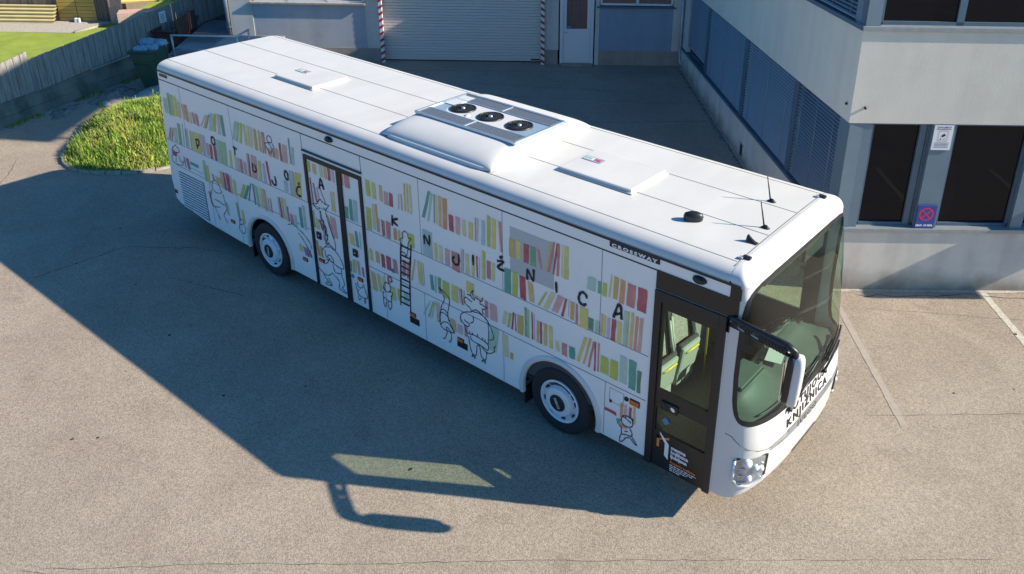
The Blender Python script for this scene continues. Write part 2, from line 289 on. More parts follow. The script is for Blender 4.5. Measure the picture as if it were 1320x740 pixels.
BOOKS= [(-2.771,2.577,-2.782,2.294,0.054,'m'),(-2.701,2.579,-2.715,2.296,0.054,'m'),(-2.61,2.694,-2.626,2.283,0.073,'g'),(-2.519,2.69,-2.551,2.287,0.068,'G'),(-2.428,2.687,-2.461,2.301,0.109,'y'),(-2.293,2.644,-2.337,2.31,0.034,'p'),(-2.258,2.618,-2.295,2.293,0.053,'y'),(-2.162,2.593,-2.147,2.308,0.083,'k'),(-2.057,2.604,-2.064,2.294,0.07,'r'),(-1.957,2.494,-1.964,2.292,0.07,'p'),(-1.853,2.508,-1.85,2.306,0.065,'q'),(-1.762,2.507,-1.754,2.296,0.087,'q'),(-1.423,2.56,-1.627,2.313,0.023,'r'),(-1.382,2.57,-1.545,2.307,0.045,'o'),(-1.307,2.601,-1.476,2.311,0.036,'T'),(-1.266,2.63,-1.376,2.309,0.04,'m'),(-1.214,2.642,-1.32,2.31,0.078,'M'),(-1.132,2.655,-1.221,2.321,0.062,'l'),(-1.048,2.668,-1.09,2.302,0.065,'j'),(-0.967,2.675,-0.963,2.308,0.091,'t'),(-2.709,2.023,-2.835,1.773,0.025,'q'),(-2.67,2.03,-2.789,1.775,0.025,'q'),(-2.62,2.031,-2.739,1.773,0.04,'q'),(-2.575,2.056,-2.626,1.777,0.099,'M'),(-2.428,2.175,-2.464,1.77,0.088,'g'),(-2.263,2.201,-2.317,1.787,0.029,'m'),(-2.187,2.138,-2.222,1.784,0.024,'T'),(-2.15,2.14,-2.185,1.787,0.048,'m'),(-2.042,2.13,-2.071,1.768,0.038,'l'),(-2.0,2.13,-2.009,1.777,0.042,'p'),(-1.939,2.138,-1.962,1.776,0.211,'y'),(-1.703,2.15,-1.745,1.799,0.058,'j'),(-1.623,2.15,-1.683,1.775,0.069,'v'),(-1.553,2.034,-1.563,1.794,0.08,'k'),(-1.439,2.036,-1.456,1.768,0.072,'d'),(-1.326,2.039,-1.33,1.775,0.085,'d'),(-1.198,2.185,-1.249,1.784,0.085,'m'),(-1.099,2.184,-1.144,1.759,0.079,'G'),(-0.993,2.192,-1.045,1.759,0.088,'G'),(-0.832,2.083,-0.868,1.768,0.06,'y'),(-2.41,1.547,-2.393,1.337,0.039,'V'),(-2.331,1.54,-2.309,1.332,0.092,'V'),(-2.197,1.503,-2.191,1.444,0.264,'t'),(-2.197,1.381,-2.192,1.374,0.385,'t'),(-2.207,1.347,-2.202,1.339,0.385,'t'),(-1.763,1.653,-1.77,1.252,0.089,'G'),(-1.667,1.582,-1.667,1.247,0.065,'y'),(-1.517,1.458,-1.5,1.351,0.05,'q'),(-1.416,1.452,-1.367,1.334,0.181,'o'),(-1.244,1.591,-1.227,1.264,0.063,'o'),(-1.153,1.596,-1.15,1.26,0.062,'d'),(-1.061,1.609,-1.061,1.259,0.044,'d'),(-1.007,1.604,-1.007,1.254,0.04,'d'),(-0.956,1.591,-0.965,1.246,0.055,'j'),(-1.735,1.065,-1.67,0.792,0.051,'q'),(-1.214,1.013,-1.204,0.77,0.078,'M'),(-0.88,1.116,-0.849,0.784,0.055,'g'),(-0.742,1.017,-0.717,0.761,0.068,'y'),(-0.543,2.668,-0.682,2.315,0.059,'m'),(-0.473,2.673,-0.587,2.313,0.073,'G'),(-0.38,2.676,-0.473,2.311,0.066,'l'),(-0.304,2.676,-0.308,2.309,0.057,'y'),(-0.213,2.673,-0.226,2.312,0.065,'p'),(-0.122,2.677,-0.164,2.315,0.067,'p'),(-0.024,2.667,-0.035,2.305,0.076,'O'),(0.095,2.666,0.085,2.305,0.063,'o'),(0.193,2.666,0.174,2.304,0.024,'q'),(0.228,2.668,0.225,2.311,0.043,'q'),(0.318,2.429,0.329,2.295,0.043,'r'),(0.382,2.409,0.367,2.293,0.035,'k'),(0.441,2.464,0.437,2.3,0.065,'q'),(0.522,2.483,0.514,2.302,0.076,'o'),(0.636,2.598,0.636,2.292,0.053,'d'),(0.724,2.597,0.703,2.292,0.113,'k'),(0.9,2.739,0.894,2.314,0.03,'T'),(0.959,2.61,0.931,2.312,0.066,'m'),(-0.824,2.085,-0.862,1.763,0.052,'y'),(-0.705,2.006,-0.708,1.773,0.06,'p'),(-0.619,2.009,-0.624,1.77,0.042,'v'),(-0.55,2.008,-0.56,1.768,0.074,'q'),(-0.445,1.991,-0.452,1.779,0.075,'k'),(-0.32,2.168,-0.339,1.772,0.033,'k'),(-0.275,2.167,-0.297,1.773,0.033,'d'),(-0.198,2.181,-0.238,1.762,0.154,'k'),(-0.014,2.129,-0.042,1.766,0.081,'y'),(0.102,2.11,0.099,1.768,0.07,'v'),(0.21,2.178,0.247,1.76,0.049,'d'),(0.659,1.97,0.644,1.788,0.096,'n'),(0.825,2.193,0.793,1.769,0.042,'m'),(0.89,2.193,0.85,1.774,0.034,'M'),(0.936,2.187,0.908,1.779,0.022,'o'),(0.976,2.205,0.934,1.768,0.149,'y'),(-0.861,1.548,-0.869,1.248,0.074,'y'),(-0.56,1.544,-0.712,1.268,0.086,'l'),(-0.427,1.57,-0.604,1.267,0.077,'t'),(-0.33,1.628,-0.46,1.27,0.03,'N'),(-0.277,1.634,-0.278,1.259,0.046,'T'),(-0.206,1.629,-0.198,1.244,0.066,'G'),(-0.104,1.626,-0.091,1.257,0.086,'p'),(0.005,1.63,0.019,1.245,0.077,'o'),(0.124,1.504,0.123,1.258,0.036,'v'),(0.191,1.518,0.195,1.261,0.028,'q'),(0.404,1.609,0.422,1.247,0.028,'j'),(0.449,1.616,0.462,1.254,0.035,'d'),(0.511,1.631,0.511,1.25,0.047,'o'),(0.594,1.631,0.578,1.245,0.039,'p'),(0.639,1.513,0.647,1.248,0.039,'V'),(0.705,1.404,0.71,1.223,0.073,'q'),(0.795,1.42,0.795,1.211,0.086,'m'),(1.285,2.487,1.286,2.32,0.107,'l'),(1.442,2.474,1.447,2.317,0.088,'o'),(1.606,2.54,1.614,2.317,0.078,'p'),(1.716,2.529,1.717,2.311,0.069,'o'),(1.811,2.532,1.812,2.308,0.038,'d'),(1.857,2.534,1.854,2.309,0.024,'q'),(1.904,2.529,1.906,2.312,0.056,'j'),(2.117,2.554,2.118,2.322,0.047,'q'),(2.196,2.559,2.192,2.314,0.116,'q'),(0.969,1.606,0.971,1.245,0.068,'t'),(1.064,1.671,1.064,1.237,0.062,'m'),(1.266,2.234,1.284,1.774,0.054,'o'),(1.347,2.224,1.36,1.791,0.029,'d'),(1.409,2.145,1.448,1.837,0.039,'V'),(1.482,2.099,1.51,1.887,0.039,'v'),(1.571,2.101,1.676,1.877,0.021,'q'),(1.828,2.13,1.83,1.797,0.021,'o'),(1.872,2.141,1.866,1.802,0.048,'y'),(1.273,1.651,1.282,1.375,0.088,'g'),(1.381,1.553,1.399,1.362,0.022,'p'),(1.421,1.553,1.435,1.362,0.033,'y'),(1.46,1.554,1.519,1.377,0.047,'d'),(1.674,1.692,1.799,1.345,0.032,'q'),(1.755,1.699,1.782,1.352,0.126,'k'),(2.139,1.988,2.138,1.792,0.077,'t'),(2.256,2.147,2.247,1.792,0.07,'t'),(2.352,2.153,2.331,1.795,0.091,'n'),(2.092,1.582,2.098,1.373,0.055,'o'),(2.192,1.566,2.209,1.374,0.101,'y'),(2.323,1.641,2.344,1.372,0.06,'t'),(2.43,1.659,2.428,1.377,0.023,'m'),(0.845,0.914,0.871,0.79,0.086,'y'),(0.959,0.907,1.01,0.758,0.034,'V'),(1.016,0.908,1.048,0.759,0.072,'V'),(1.107,0.887,1.134,0.763,0.041,'V'),(1.327,1.147,1.349,0.88,0.048,'r'),(1.407,1.071,1.403,0.873,0.059,'o'),(2.145,1.077,2.128,0.886,0.041,'T'),(2.211,1.126,2.198,0.893,0.031,'l'),(2.254,1.129,2.241,0.896,0.044,'y'),(2.315,1.139,2.319,0.899,0.056,'k'),(2.415,1.062,2.429,0.903,0.037,'V'),(2.672,2.58,2.673,2.32,0.087,'l'),(2.799,2.569,2.806,2.315,0.078,'y'),(2.958,2.571,2.963,2.323,0.062,'o'),(3.054,2.504,3.053,2.3,0.084,'k'),(3.161,2.514,3.16,2.305,0.076,'d'),(3.353,2.549,3.337,2.316,0.024,'v'),(3.401,2.562,3.401,2.32,0.03,'o'),(3.479,2.751,3.469,2.33,0.026,'o'),(3.532,2.756,3.52,2.33,0.032,'y'),(3.586,2.761,3.571,2.318,0.044,'p'),(2.642,2.132,2.625,1.782,0.105,'l'),(2.781,2.231,2.765,1.811,0.019,'p'),(2.818,2.237,2.797,1.81,0.019,'y'),(2.85,2.241,2.844,1.802,0.032,'r'),(2.884,2.026,2.884,1.803,0.028,'o'),(2.955,2.028,2.96,1.782,0.031,'d'),(3.002,2.03,3.0,1.783,0.019,'d'),(3.057,2.042,3.046,1.776,0.09,'q'),(3.21,1.985,3.203,1.8,0.064,'r'),(3.3,1.978,3.29,1.801,0.039,'o'),(3.36,1.975,3.348,1.81,0.033,'p'),(3.508,2.005,3.505,1.794,0.116,'l'),(2.541,1.481,2.548,1.262,0.059,'l'),(2.636,1.454,2.647,1.261,0.055,'y'),(2.767,1.463,2.77,1.269,0.081,'o'),(2.886,1.457,2.895,1.237,0.077,'d'),(2.998,1.466,2.999,1.238,0.101,'d'),(3.14,1.465,3.158,1.249,0.084,'q'),(3.805,2.168,3.79,1.769,0.188,'n'),(2.617,1.071,2.649,0.768,0.099,'o'),(2.749,1.077,2.799,0.782,0.068,'y'),(2.871,1.079,2.87,0.917,0.065,'p'),(2.987,1.117,3.015,0.998,0.035,'k'),(3.061,0.985,3.063,0.755,0.088,'y'),(2.55,0.926,2.548,0.767,0.05,'r'),(3.362,1.534,3.322,1.262,0.074,'q'),(3.46,1.534,3.421,1.251,0.073,'q'),(3.603,1.627,3.513,1.262,0.03,'o'),(3.659,1.624,3.678,1.254,0.086,'y'),(3.772,1.625,3.775,1.268,0.018,'v'),(3.901,1.498,3.922,1.26,0.062,'t'),(3.197,0.994,3.209,0.788,0.071,'l'),(3.335,0.969,3.318,0.77,0.101,'m'),(3.951,2.777,3.815,2.347,0.051,'t'),(4.005,2.759,3.917,2.326,0.034,'m'),(4.06,2.762,4.039,2.333,0.019,'g'),(4.088,2.762,4.074,2.328,0.033,'p'),(4.145,2.764,4.131,2.314,0.05,'o'),(4.221,2.761,4.211,2.313,0.079,'r'),(4.326,2.556,4.327,2.314,0.084,'d'),(4.451,2.564,4.441,2.309,0.083,'k'),(4.566,2.559,4.568,2.326,0.066,'p'),(4.687,2.565,4.68,2.321,0.075,'y'),(4.803,2.662,4.791,2.327,0.021,'r'),(4.841,2.664,4.823,2.328,0.023,'v'),(4.917,2.668,4.9,2.312,0.064,'n'),(5.014,2.761,5.002,2.316,0.058,'l'),(5.091,2.75,5.077,2.321,0.075,'y'),(4.027,2.034,4.022,1.788,0.051,'y'),(4.118,2.028,4.109,1.78,0.065,'p'),(4.228,2.022,4.224,1.776,0.086,'k'),(4.352,2.029,4.351,1.739,0.148,'q'),(4.528,2.119,4.517,1.778,0.019,'j'),(4.566,2.121,4.551,1.774,0.013,'q'),(4.607,2.076,4.604,1.772,0.067,'p'),(4.723,2.09,4.714,1.78,0.05,'y'),(4.802,2.108,4.804,1.786,0.024,'d'),(4.861,2.107,4.844,1.785,0.013,'v'),(4.935,2.23,4.929,1.801,0.031,'l'),(4.903,2.224,4.896,1.799,0.023,'p'),(4.99,2.111,4.988,1.845,0.067,'q'),(5.079,2.111,5.072,1.839,0.053,'p'),(3.995,1.506,3.983,1.244,0.043,'n'),(4.062,1.514,4.06,1.257,0.057,'g'),(4.152,1.502,4.15,1.228,0.128,'l'),(4.321,1.504,4.315,1.241,0.129,'y'),(4.463,1.502,4.473,1.264,0.017,'k'),(4.495,1.497,4.507,1.254,0.025,'d'),(4.552,1.491,4.534,1.254,0.019,'o'),(4.607,1.665,4.606,1.489,0.142,'y'),(4.761,1.505,4.764,1.472,0.06,'o'),(4.834,1.5,4.84,1.469,0.063,'o'),(4.933,1.495,4.939,1.242,0.061,'q'),(5.024,1.487,5.031,1.241,0.128,'k'),(3.876,1.064,3.722,0.783,0.03,'m'),(3.936,1.076,3.819,0.774,0.037,'G'),(3.971,1.061,3.885,0.765,0.021,'p'),(3.998,1.102,4.011,0.763,0.029,'o'),(4.046,1.103,4.045,0.838,0.02,'v'),(4.274,0.939,4.3,0.758,0.094,'o'),(4.414,0.908,4.407,0.762,0.099,'j'),(4.542,0.951,4.548,0.763,0.053,'q'),(5.041,1.135,4.991,0.746,0.14,'M'),(5.193,2.747,5.226,2.334,0.016,'j'),(5.22,2.745,5.232,2.319,0.027,'q'),(5.381,2.575,5.378,2.313,0.088,'O'),(5.496,2.581,5.498,2.322,0.074,'y'),(5.617,2.578,5.612,2.313,0.081,'d'),(5.722,2.582,5.722,2.308,0.085,'H'),(5.827,2.574,5.876,2.32,0.035,'q'),(6.025,2.742,5.939,2.326,0.03,'o'),(6.071,2.752,5.99,2.317,0.035,'q'),(6.126,2.755,6.067,2.313,0.027,'d'),(6.142,2.755,6.133,2.315,0.034,'q'),(6.205,2.756,6.2,2.33,0.017,'p'),(6.24,2.763,6.237,2.322,0.07,'y'),(5.294,2.122,5.291,1.772,0.107,'t'),(5.429,2.114,5.421,1.77,0.089,'l'),(5.541,2.104,5.556,1.776,0.097,'d'),(5.677,2.066,5.707,1.795,0.083,'o'),(5.967,2.032,5.84,1.791,0.034,'l'),(6.049,2.059,5.937,1.789,0.072,'p'),(6.156,2.061,6.065,1.795,0.096,'k'),(6.267,2.055,6.21,1.786,0.037,'d'),(6.322,2.06,6.316,1.807,0.012,'j'),(6.353,2.05,6.349,1.798,0.059,'O'),(5.279,1.477,5.24,1.263,0.059,'p'),(5.362,1.478,5.324,1.249,0.046,'l'),(5.425,1.513,5.401,1.245,0.028,'d'),(5.459,1.509,5.47,1.244,0.018,'V'),(5.507,1.519,5.505,1.234,0.1,'O'),(5.625,1.673,5.634,1.235,0.035,'g'),(5.669,1.655,5.675,1.235,0.03,'G'),(5.738,1.648,5.749,1.243,0.021,'d'),(5.775,1.646,5.783,1.245,0.017,'v'),(5.825,1.563,5.829,1.236,0.037,'O'),(5.878,1.564,5.882,1.241,0.032,'d'),(5.939,1.566,5.942,1.243,0.055,'o'),(6.021,1.568,6.033,1.242,0.056,'y'),(6.122,1.395,6.143,1.249,0.058,'p'),(6.23,1.407,6.233,1.23,0.08,'q'),(6.341,1.412,6.35,1.241,0.091,'t'),(5.238,1.118,5.246,0.766,0.1,'p'),(5.378,0.875,5.377,0.774,0.051,'O'),(6.594,2.487,6.586,2.316,0.12,'m'),(6.742,2.479,6.743,2.318,0.053,'H'),(6.811,2.484,6.806,2.31,0.057,'l'),(6.919,2.626,6.891,2.323,0.02,'y'),(6.967,2.623,6.953,2.326,0.059,'O'),(7.048,2.617,7.039,2.307,0.067,'r'),(7.149,2.609,7.138,2.31,0.112,'q'),(7.287,2.61,7.281,2.309,0.121,'d'),(6.433,2.05,6.432,1.761,0.032,'q'),(6.493,2.041,6.494,1.747,0.118,'y'),(6.622,1.936,6.618,1.776,0.076,'h'),(6.723,1.939,6.717,1.768,0.057,'m'),(6.803,2.061,6.794,1.773,0.033,'o'),(6.846,2.063,6.843,1.777,0.026,'y'),(6.889,2.048,6.89,1.769,0.042,'v'),(6.957,2.06,6.948,1.767,0.061,'d'),(7.036,2.06,7.035,1.766,0.057,'y'),(7.117,2.235,7.115,1.768,0.043,'M'),(7.168,2.24,7.164,1.768,0.022,'l'),(7.213,2.248,7.207,1.77,0.042,'o'),(7.278,2.227,7.261,1.761,0.044,'r'),(7.336,2.23,7.321,1.761,0.047,'k'),(6.566,1.639,6.455,1.243,0.05,'y'),(6.644,1.65,6.554,1.241,0.032,'o'),(6.699,1.628,6.628,1.234,0.032,'q'),(6.722,1.639,6.726,1.221,0.024,'d'),(6.77,1.637,6.774,1.232,0.024,'q'),(6.815,1.49,6.821,1.248,0.117,'l'),(6.958,1.499,6.958,1.232,0.113,'l'),(7.091,1.611,7.101,1.242,0.102,'m'),(7.221,1.615,7.227,1.211,0.1,'t'),(7.339,1.517,7.341,1.209,0.054,'h'),(7.131,0.952,7.133,0.735,0.038,'r'),(7.188,0.953,7.189,0.8,0.038,'k'),(7.256,0.949,7.254,0.785,0.041,'d'),(7.315,0.977,7.323,0.729,0.032,'o'),(6.908,0.775,6.91,0.726,0.172,'d')]
LETTERS= [[(-1.858,2.016),(-1.85,1.84)],[(-1.872,2.006),(-1.774,2.024),(-1.771,1.971),(-1.793,1.917),(-1.856,1.901)],[(-1.332,2.184),(-1.345,2.094),(-1.298,2.06),(-1.249,2.079),(-1.246,2.173),(-1.294,2.201),(-1.332,2.184)],[(-0.693,2.182),(-0.581,2.166)],[(-0.649,2.175),(-0.665,2.04)],[(-0.161,2.041),(-0.181,1.921),(-0.149,1.885),(-0.097,1.906),(-0.084,1.949),(-0.111,2.025)],[(0.422,1.971),(0.434,1.854),(0.406,1.813),(0.349,1.822),(0.323,1.885)],[(0.718,2.144),(0.698,2.069),(0.725,2.015),(0.777,2.017),(0.783,2.119),(0.742,2.15),(0.718,2.144)],[(1.091,1.972),(1.046,1.977),(0.991,1.93),(0.977,1.851),(1.017,1.812),(1.084,1.827)],[(1.037,2.031),(1.05,2.02),(1.073,2.048)],[(1.57,2.099),(1.625,2.278),(1.678,2.113)],[(1.59,2.166),(1.679,2.18)],[(3.204,2.182),(3.192,2.011)],[(3.32,2.162),(3.208,2.097),(3.309,2.044)],[(3.839,1.946),(3.845,2.088),(3.933,1.961),(3.941,2.121)],[(4.487,2.011),(4.489,1.907),(4.459,1.851),(4.405,1.848),(4.369,1.908),(4.41,1.956)],[(4.753,2.106),(4.751,1.953)],[(5.174,2.171),(5.284,2.194),(5.179,2.079),(5.296,2.07)],[(5.677,2.086),(5.677,2.232),(5.768,2.104),(5.777,2.272)],[(6.128,2.23),(6.137,2.082)],[(5.217,2.256),(5.241,2.236),(5.261,2.272)],[(6.59,2.181),(6.571,2.228),(6.517,2.24),(6.477,2.18),(6.48,2.103),(6.534,2.069),(6.587,2.107)],[(6.976,2.081),(7.029,2.265),(7.069,2.265),(7.088,2.1)],[(7.002,2.14),(7.084,2.18)]]
DRAW= [[(1.509,1.881),(1.453,1.808),(1.359,1.785),(1.39,1.757),(1.475,1.721),(1.527,1.769)],[(1.474,1.826),(1.549,1.912),(1.607,1.887),(1.684,1.867),(1.754,1.871),(1.66,1.768),(1.63,1.801)],[(1.668,1.764),(1.678,1.656),(1.732,1.486),(1.81,1.299)],[(1.519,1.717),(1.524,1.581),(1.565,1.443),(1.556,1.211)],[(1.535,1.709),(1.565,1.556),(1.629,1.452),(1.641,1.24)],[(1.529,1.557),(1.592,1.559),(1.567,1.457),(1.627,1.439),(1.592,1.325),(1.666,1.344)],[(1.712,1.532),(1.799,1.347),(1.822,1.203),(1.801,1.119)],[(1.59,1.491),(1.598,1.368),(1.584,1.158)],[(1.575,1.448),(1.637,1.444),(1.601,1.331),(1.656,1.336),(1.607,1.192),(1.682,1.212)],[(1.568,1.114),(1.632,1.175),(1.72,1.167),(1.8,1.113)],[(1.576,1.104),(1.68,1.141),(1.766,1.12)],[(1.568,1.114),(1.483,1.033),(1.458,0.932),(1.489,0.891)],[(1.8,1.113),(1.896,1.038),(1.979,0.882),(1.886,0.841),(1.764,0.861),(1.677,0.881)],[(1.539,1.039),(1.543,0.95),(1.586,0.874),(1.648,0.922),(1.577,0.936),(1.658,0.991),(1.736,0.916),(1.694,0.874),(1.618,0.905),(1.58,0.832),(1.481,0.783),(1.521,0.863)],[(1.282,0.869),(1.3,0.69),(1.416,0.6),(1.562,0.595),(1.685,0.687)],[(1.707,0.84),(1.744,0.723),(1.853,0.737),(1.911,0.765),(1.902,0.834)],[(0.893,1.182),(0.984,1.16),(1.161,1.037),(1.199,0.932)],[(0.881,1.112),(0.983,1.041),(1.094,0.922),(1.184,0.781)],[(1.443,0.572),(1.506,0.502),(1.597,0.436),(1.491,0.402),(1.477,0.43),(1.546,0.464)],[(1.559,0.549),(1.635,0.444),(1.585,0.418)],[(1.695,0.666),(1.827,0.585),(1.809,0.458),(1.842,0.438),(1.982,0.42),(1.952,0.461),(1.884,0.481),(1.951,0.58),(1.893,0.741)],[(2.279,0.758),(2.287,0.684),(2.354,0.671),(2.402,0.715)],[(2.23,0.714),(2.253,0.618),(2.304,0.612)],[(2.278,0.615),(2.27,0.547),(2.36,0.511),(2.447,0.526),(2.493,0.558),(2.449,0.682),(2.408,0.769)],[(2.274,0.509),(2.282,0.434),(2.33,0.479)],[(2.401,0.495),(2.427,0.427),(2.447,0.526)],[(0.614,1.178),(0.76,1.232),(0.887,1.189)],[(4.683,1.211),(4.671,1.258),(4.584,1.297),(4.559,1.356),(4.589,1.403),(4.643,1.39),(4.702,1.368)],[(4.611,1.457),(4.672,1.459),(4.738,1.417),(4.752,1.439),(4.727,1.48),(4.722,1.524),(4.737,1.563),(4.695,1.519),(4.688,1.459)],[(4.76,1.471),(4.866,1.451),(4.9,1.482),(4.901,1.527)],[(4.859,1.454),(4.851,1.4),(4.884,1.408),(4.91,1.395),(4.983,1.397),(4.908,1.338),(4.889,1.341),(4.906,1.257)],[(4.683,1.205),(4.746,1.265),(4.813,1.276),(4.892,1.24)],[(4.683,1.205),(4.55,1.15),(4.478,1.067),(4.487,0.965)],[(4.717,1.225),(4.826,1.247),(4.931,1.222),(4.983,1.175)],[(4.07,1.36),(4.163,1.256),(4.166,1.175),(4.109,1.069),(4.086,0.964),(4.056,0.782)],[(4.07,1.36),(4.236,1.285),(4.274,1.207),(4.227,0.986),(4.249,0.864)],[(4.098,0.999),(4.158,1.035),(4.227,0.992)],[(4.081,0.95),(4.161,0.971),(4.252,0.925)],[(4.477,1.053),(4.488,0.999),(4.542,0.951),(4.625,0.951),(4.634,1.002),(4.572,1.011),(4.546,1.035)],[(4.715,1.164),(4.718,1.073),(4.655,1.017)],[(4.932,1.232),(4.996,1.167),(5.059,1.068),(5.09,0.977),(5.069,0.933),(5.002,0.898)],[(4.989,1.164),(4.999,1.018),(4.98,0.811)],[(4.542,0.951),(4.593,0.842),(4.731,0.855),(4.866,0.844),(4.98,0.811),(4.971,0.719),(4.85,0.741),(4.686,0.752),(4.654,0.815)],[(4.619,0.794),(4.64,0.648),(4.678,0.544),(4.754,0.542),(4.773,0.695),(4.822,0.717),(4.845,0.584),(4.884,0.542),(4.932,0.552),(4.956,0.694)],[(4.684,0.522),(4.669,0.479),(4.698,0.51),(4.724,0.474),(4.733,0.533)],[(4.87,0.523),(4.862,0.483),(4.897,0.524),(4.916,0.478),(4.925,0.543)],[(4.85,0.741),(4.942,0.676),(5.03,0.698),(5.092,0.756),(5.1,0.83)],[(4.643,0.888),(4.644,0.853)],[(4.698,0.888),(4.697,0.858)],[(4.787,0.903),(4.786,0.855)],[(4.881,0.885),(4.88,0.844)],[(4.928,0.877),(4.927,0.847)],[(5.08,0.833),(5.099,0.806),(5.12,0.863)],[(4.073,0.945),(4.076,0.752),(4.131,0.703),(4.203,0.685),(4.144,0.549),(4.108,0.546)],[(4.251,0.911),(4.296,0.81),(4.349,0.736),(4.291,0.711),(4.2,0.763),(4.197,0.713),(4.282,0.683),(4.26,0.539),(4.224,0.548)],[(4.076,0.752),(4.153,0.828),(4.254,0.828),(4.335,0.73)],[(3.434,2.012),(3.391,1.951),(3.401,1.897),(3.337,1.852),(3.347,1.798),(3.367,1.77)],[(3.434,2.012),(3.499,1.988),(3.509,1.928),(3.568,1.931),(3.501,1.839),(3.48,1.762),(3.36,1.767)],[(3.357,1.743),(3.342,1.655),(3.41,1.656),(3.445,1.616),(3.483,1.717),(3.497,1.792)],[(2.935,0.998),(2.902,0.917),(2.928,0.852),(2.992,0.852),(3.046,0.911),(3.037,0.982),(2.991,1.001),(2.935,0.998)],[(2.893,0.825),(2.867,0.733),(3.025,0.695),(3.058,0.79),(3.091,0.878),(3.009,0.859)],[(2.877,0.907),(2.89,0.874),(2.911,0.845)],[(2.868,0.715),(2.871,0.614),(2.898,0.561),(2.933,0.664)],[(2.967,0.678),(2.974,0.592),(2.995,0.549),(3.042,0.62),(3.045,0.735)],[(3.088,0.852),(3.042,0.79)],[(7.158,0.741),(7.183,0.783),(7.25,0.804),(7.306,0.791),(7.321,0.714),(7.286,0.66),(7.204,0.645),(7.161,0.686),(7.158,0.741)],[(7.177,0.772),(7.295,0.729)],[(7.217,0.793),(7.218,0.766)],[(7.293,0.777),(7.325,0.801),(7.314,0.76),(7.327,0.774)],[(7.165,0.603),(7.17,0.505),(7.225,0.52),(7.307,0.536),(7.317,0.585),(7.28,0.643)],[(7.17,0.505),(7.146,0.434),(7.156,0.374),(7.203,0.421),(7.234,0.475),(7.295,0.501),(7.352,0.454),(7.394,0.448),(7.364,0.482),(7.313,0.54)],[(7.209,0.562),(7.256,0.58)],[(7.101,0.647),(7.152,0.596)],[(-2.594,1.722),(-2.752,1.616),(-2.695,1.56),(-2.551,1.584),(-2.527,1.661),(-2.606,1.683)],[(-2.811,1.471),(-2.823,1.352),(-2.683,1.318),(-2.5,1.347),(-2.448,1.398)],[(-2.57,1.522),(-2.528,1.419),(-2.457,1.41),(-2.402,1.468)],[(-2.68,1.449),(-2.696,1.358)],[(-1.571,1.226),(-1.483,1.351),(-1.363,1.331),(-1.304,1.217),(-1.28,1.169),(-1.455,1.116),(-1.571,1.159),(-1.571,1.226)],[(-1.597,1.129),(-1.69,0.921),(-1.63,0.804),(-1.398,0.855)],[(-1.251,1.145),(-1.21,0.958),(-1.196,0.873),(-1.324,0.72),(-1.231,0.592)],[(-1.59,0.817),(-1.529,0.7),(-1.469,0.582),(-1.509,0.638)],[(-1.55,0.964),(-1.372,0.952),(-1.236,0.928)],[(-0.831,0.79),(-0.737,0.821),(-0.717,0.761),(-0.835,0.7),(-0.831,0.79)],[(-0.835,0.7),(-0.877,0.596),(-0.768,0.543),(-0.676,0.641),(-0.722,0.737)],[(0.385,2.656),(0.334,2.6),(0.36,2.539),(0.449,2.55),(0.455,2.625),(0.385,2.656)],[(0.251,2.48),(0.337,2.521),(0.39,2.498),(0.433,2.423),(0.378,2.346),(0.251,2.48)],[(0.457,2.54),(0.512,2.48)]]
LADDER= [[(3.347,1.798),(3.307,1.442)],[(3.56,1.837),(3.519,1.519)],[(3.327,1.574),(3.251,0.73)],[(3.53,1.647),(3.477,1.152),(3.457,0.577)],[(3.343,1.755),(3.531,1.751)],[(3.329,1.598),(3.518,1.595)],[(3.321,1.507),(3.511,1.505)],[(3.312,1.409),(3.502,1.408)],[(3.303,1.309),(3.494,1.309)],[(3.294,1.203),(3.486,1.204)],[(3.284,1.096),(3.477,1.098)],[(3.275,0.994),(3.468,0.997)],[(3.266,0.892),(3.46,0.895)],[(3.257,0.795),(3.452,0.8)]]
PPOLY= [('t',[(7.078,0.685),(7.152,0.717),(7.148,0.665),(7.101,0.64)]),('r',[(7.122,0.644),(7.252,0.656),(7.241,0.603),(7.151,0.602)]),('d',[(-2.779,1.609),(-2.736,1.549),(-2.61,1.554),(-2.661,1.468),(-2.783,1.479)])]
MISC= {'lamps': [(-1.048,0.686),(0.99,0.675),(1.431,0.815),(2.364,0.823),(4.466,0.661),(3.506,0.676)],'black': [(4.484,0.59),(3.526,0.578)],'rearlamp': (-2.898,0.713),'front': (7.331,1.04),'circ': [(3.136,1.265),(2.183,0.818)],'btn': [(1.437,1.26),(2.305,1.26)],'grey': [(5.386,2.733),(6.092,2.115),(6.087,2.514),(5.371,2.121)],'fuel': [(6.899,1.096),(7.114,0.935)],'hole': [(7.213,1.042)],'redP': (3.055,1.081),'seamsV': [-2.168,-0.677,1.232,2.586,3.763,5.264,6.786],'lowseams': [-0.884,-1.587,2.782,3.764,2.924,5.278,5.538,6.862]}
# ------------------------------------------------------------------ the bus (x forward, wheelbase 6.2 m, door side is -y)
HW=1.275
S=-HW
bus=thing('library_bus','long white mobile library bus printed with watercolour books and drawn animals','bus',(2.9,0,0))
def side(off):                       # panel coordinates (x,z) on the door side -> world
    return lambda x,z: (x,S-off,z)
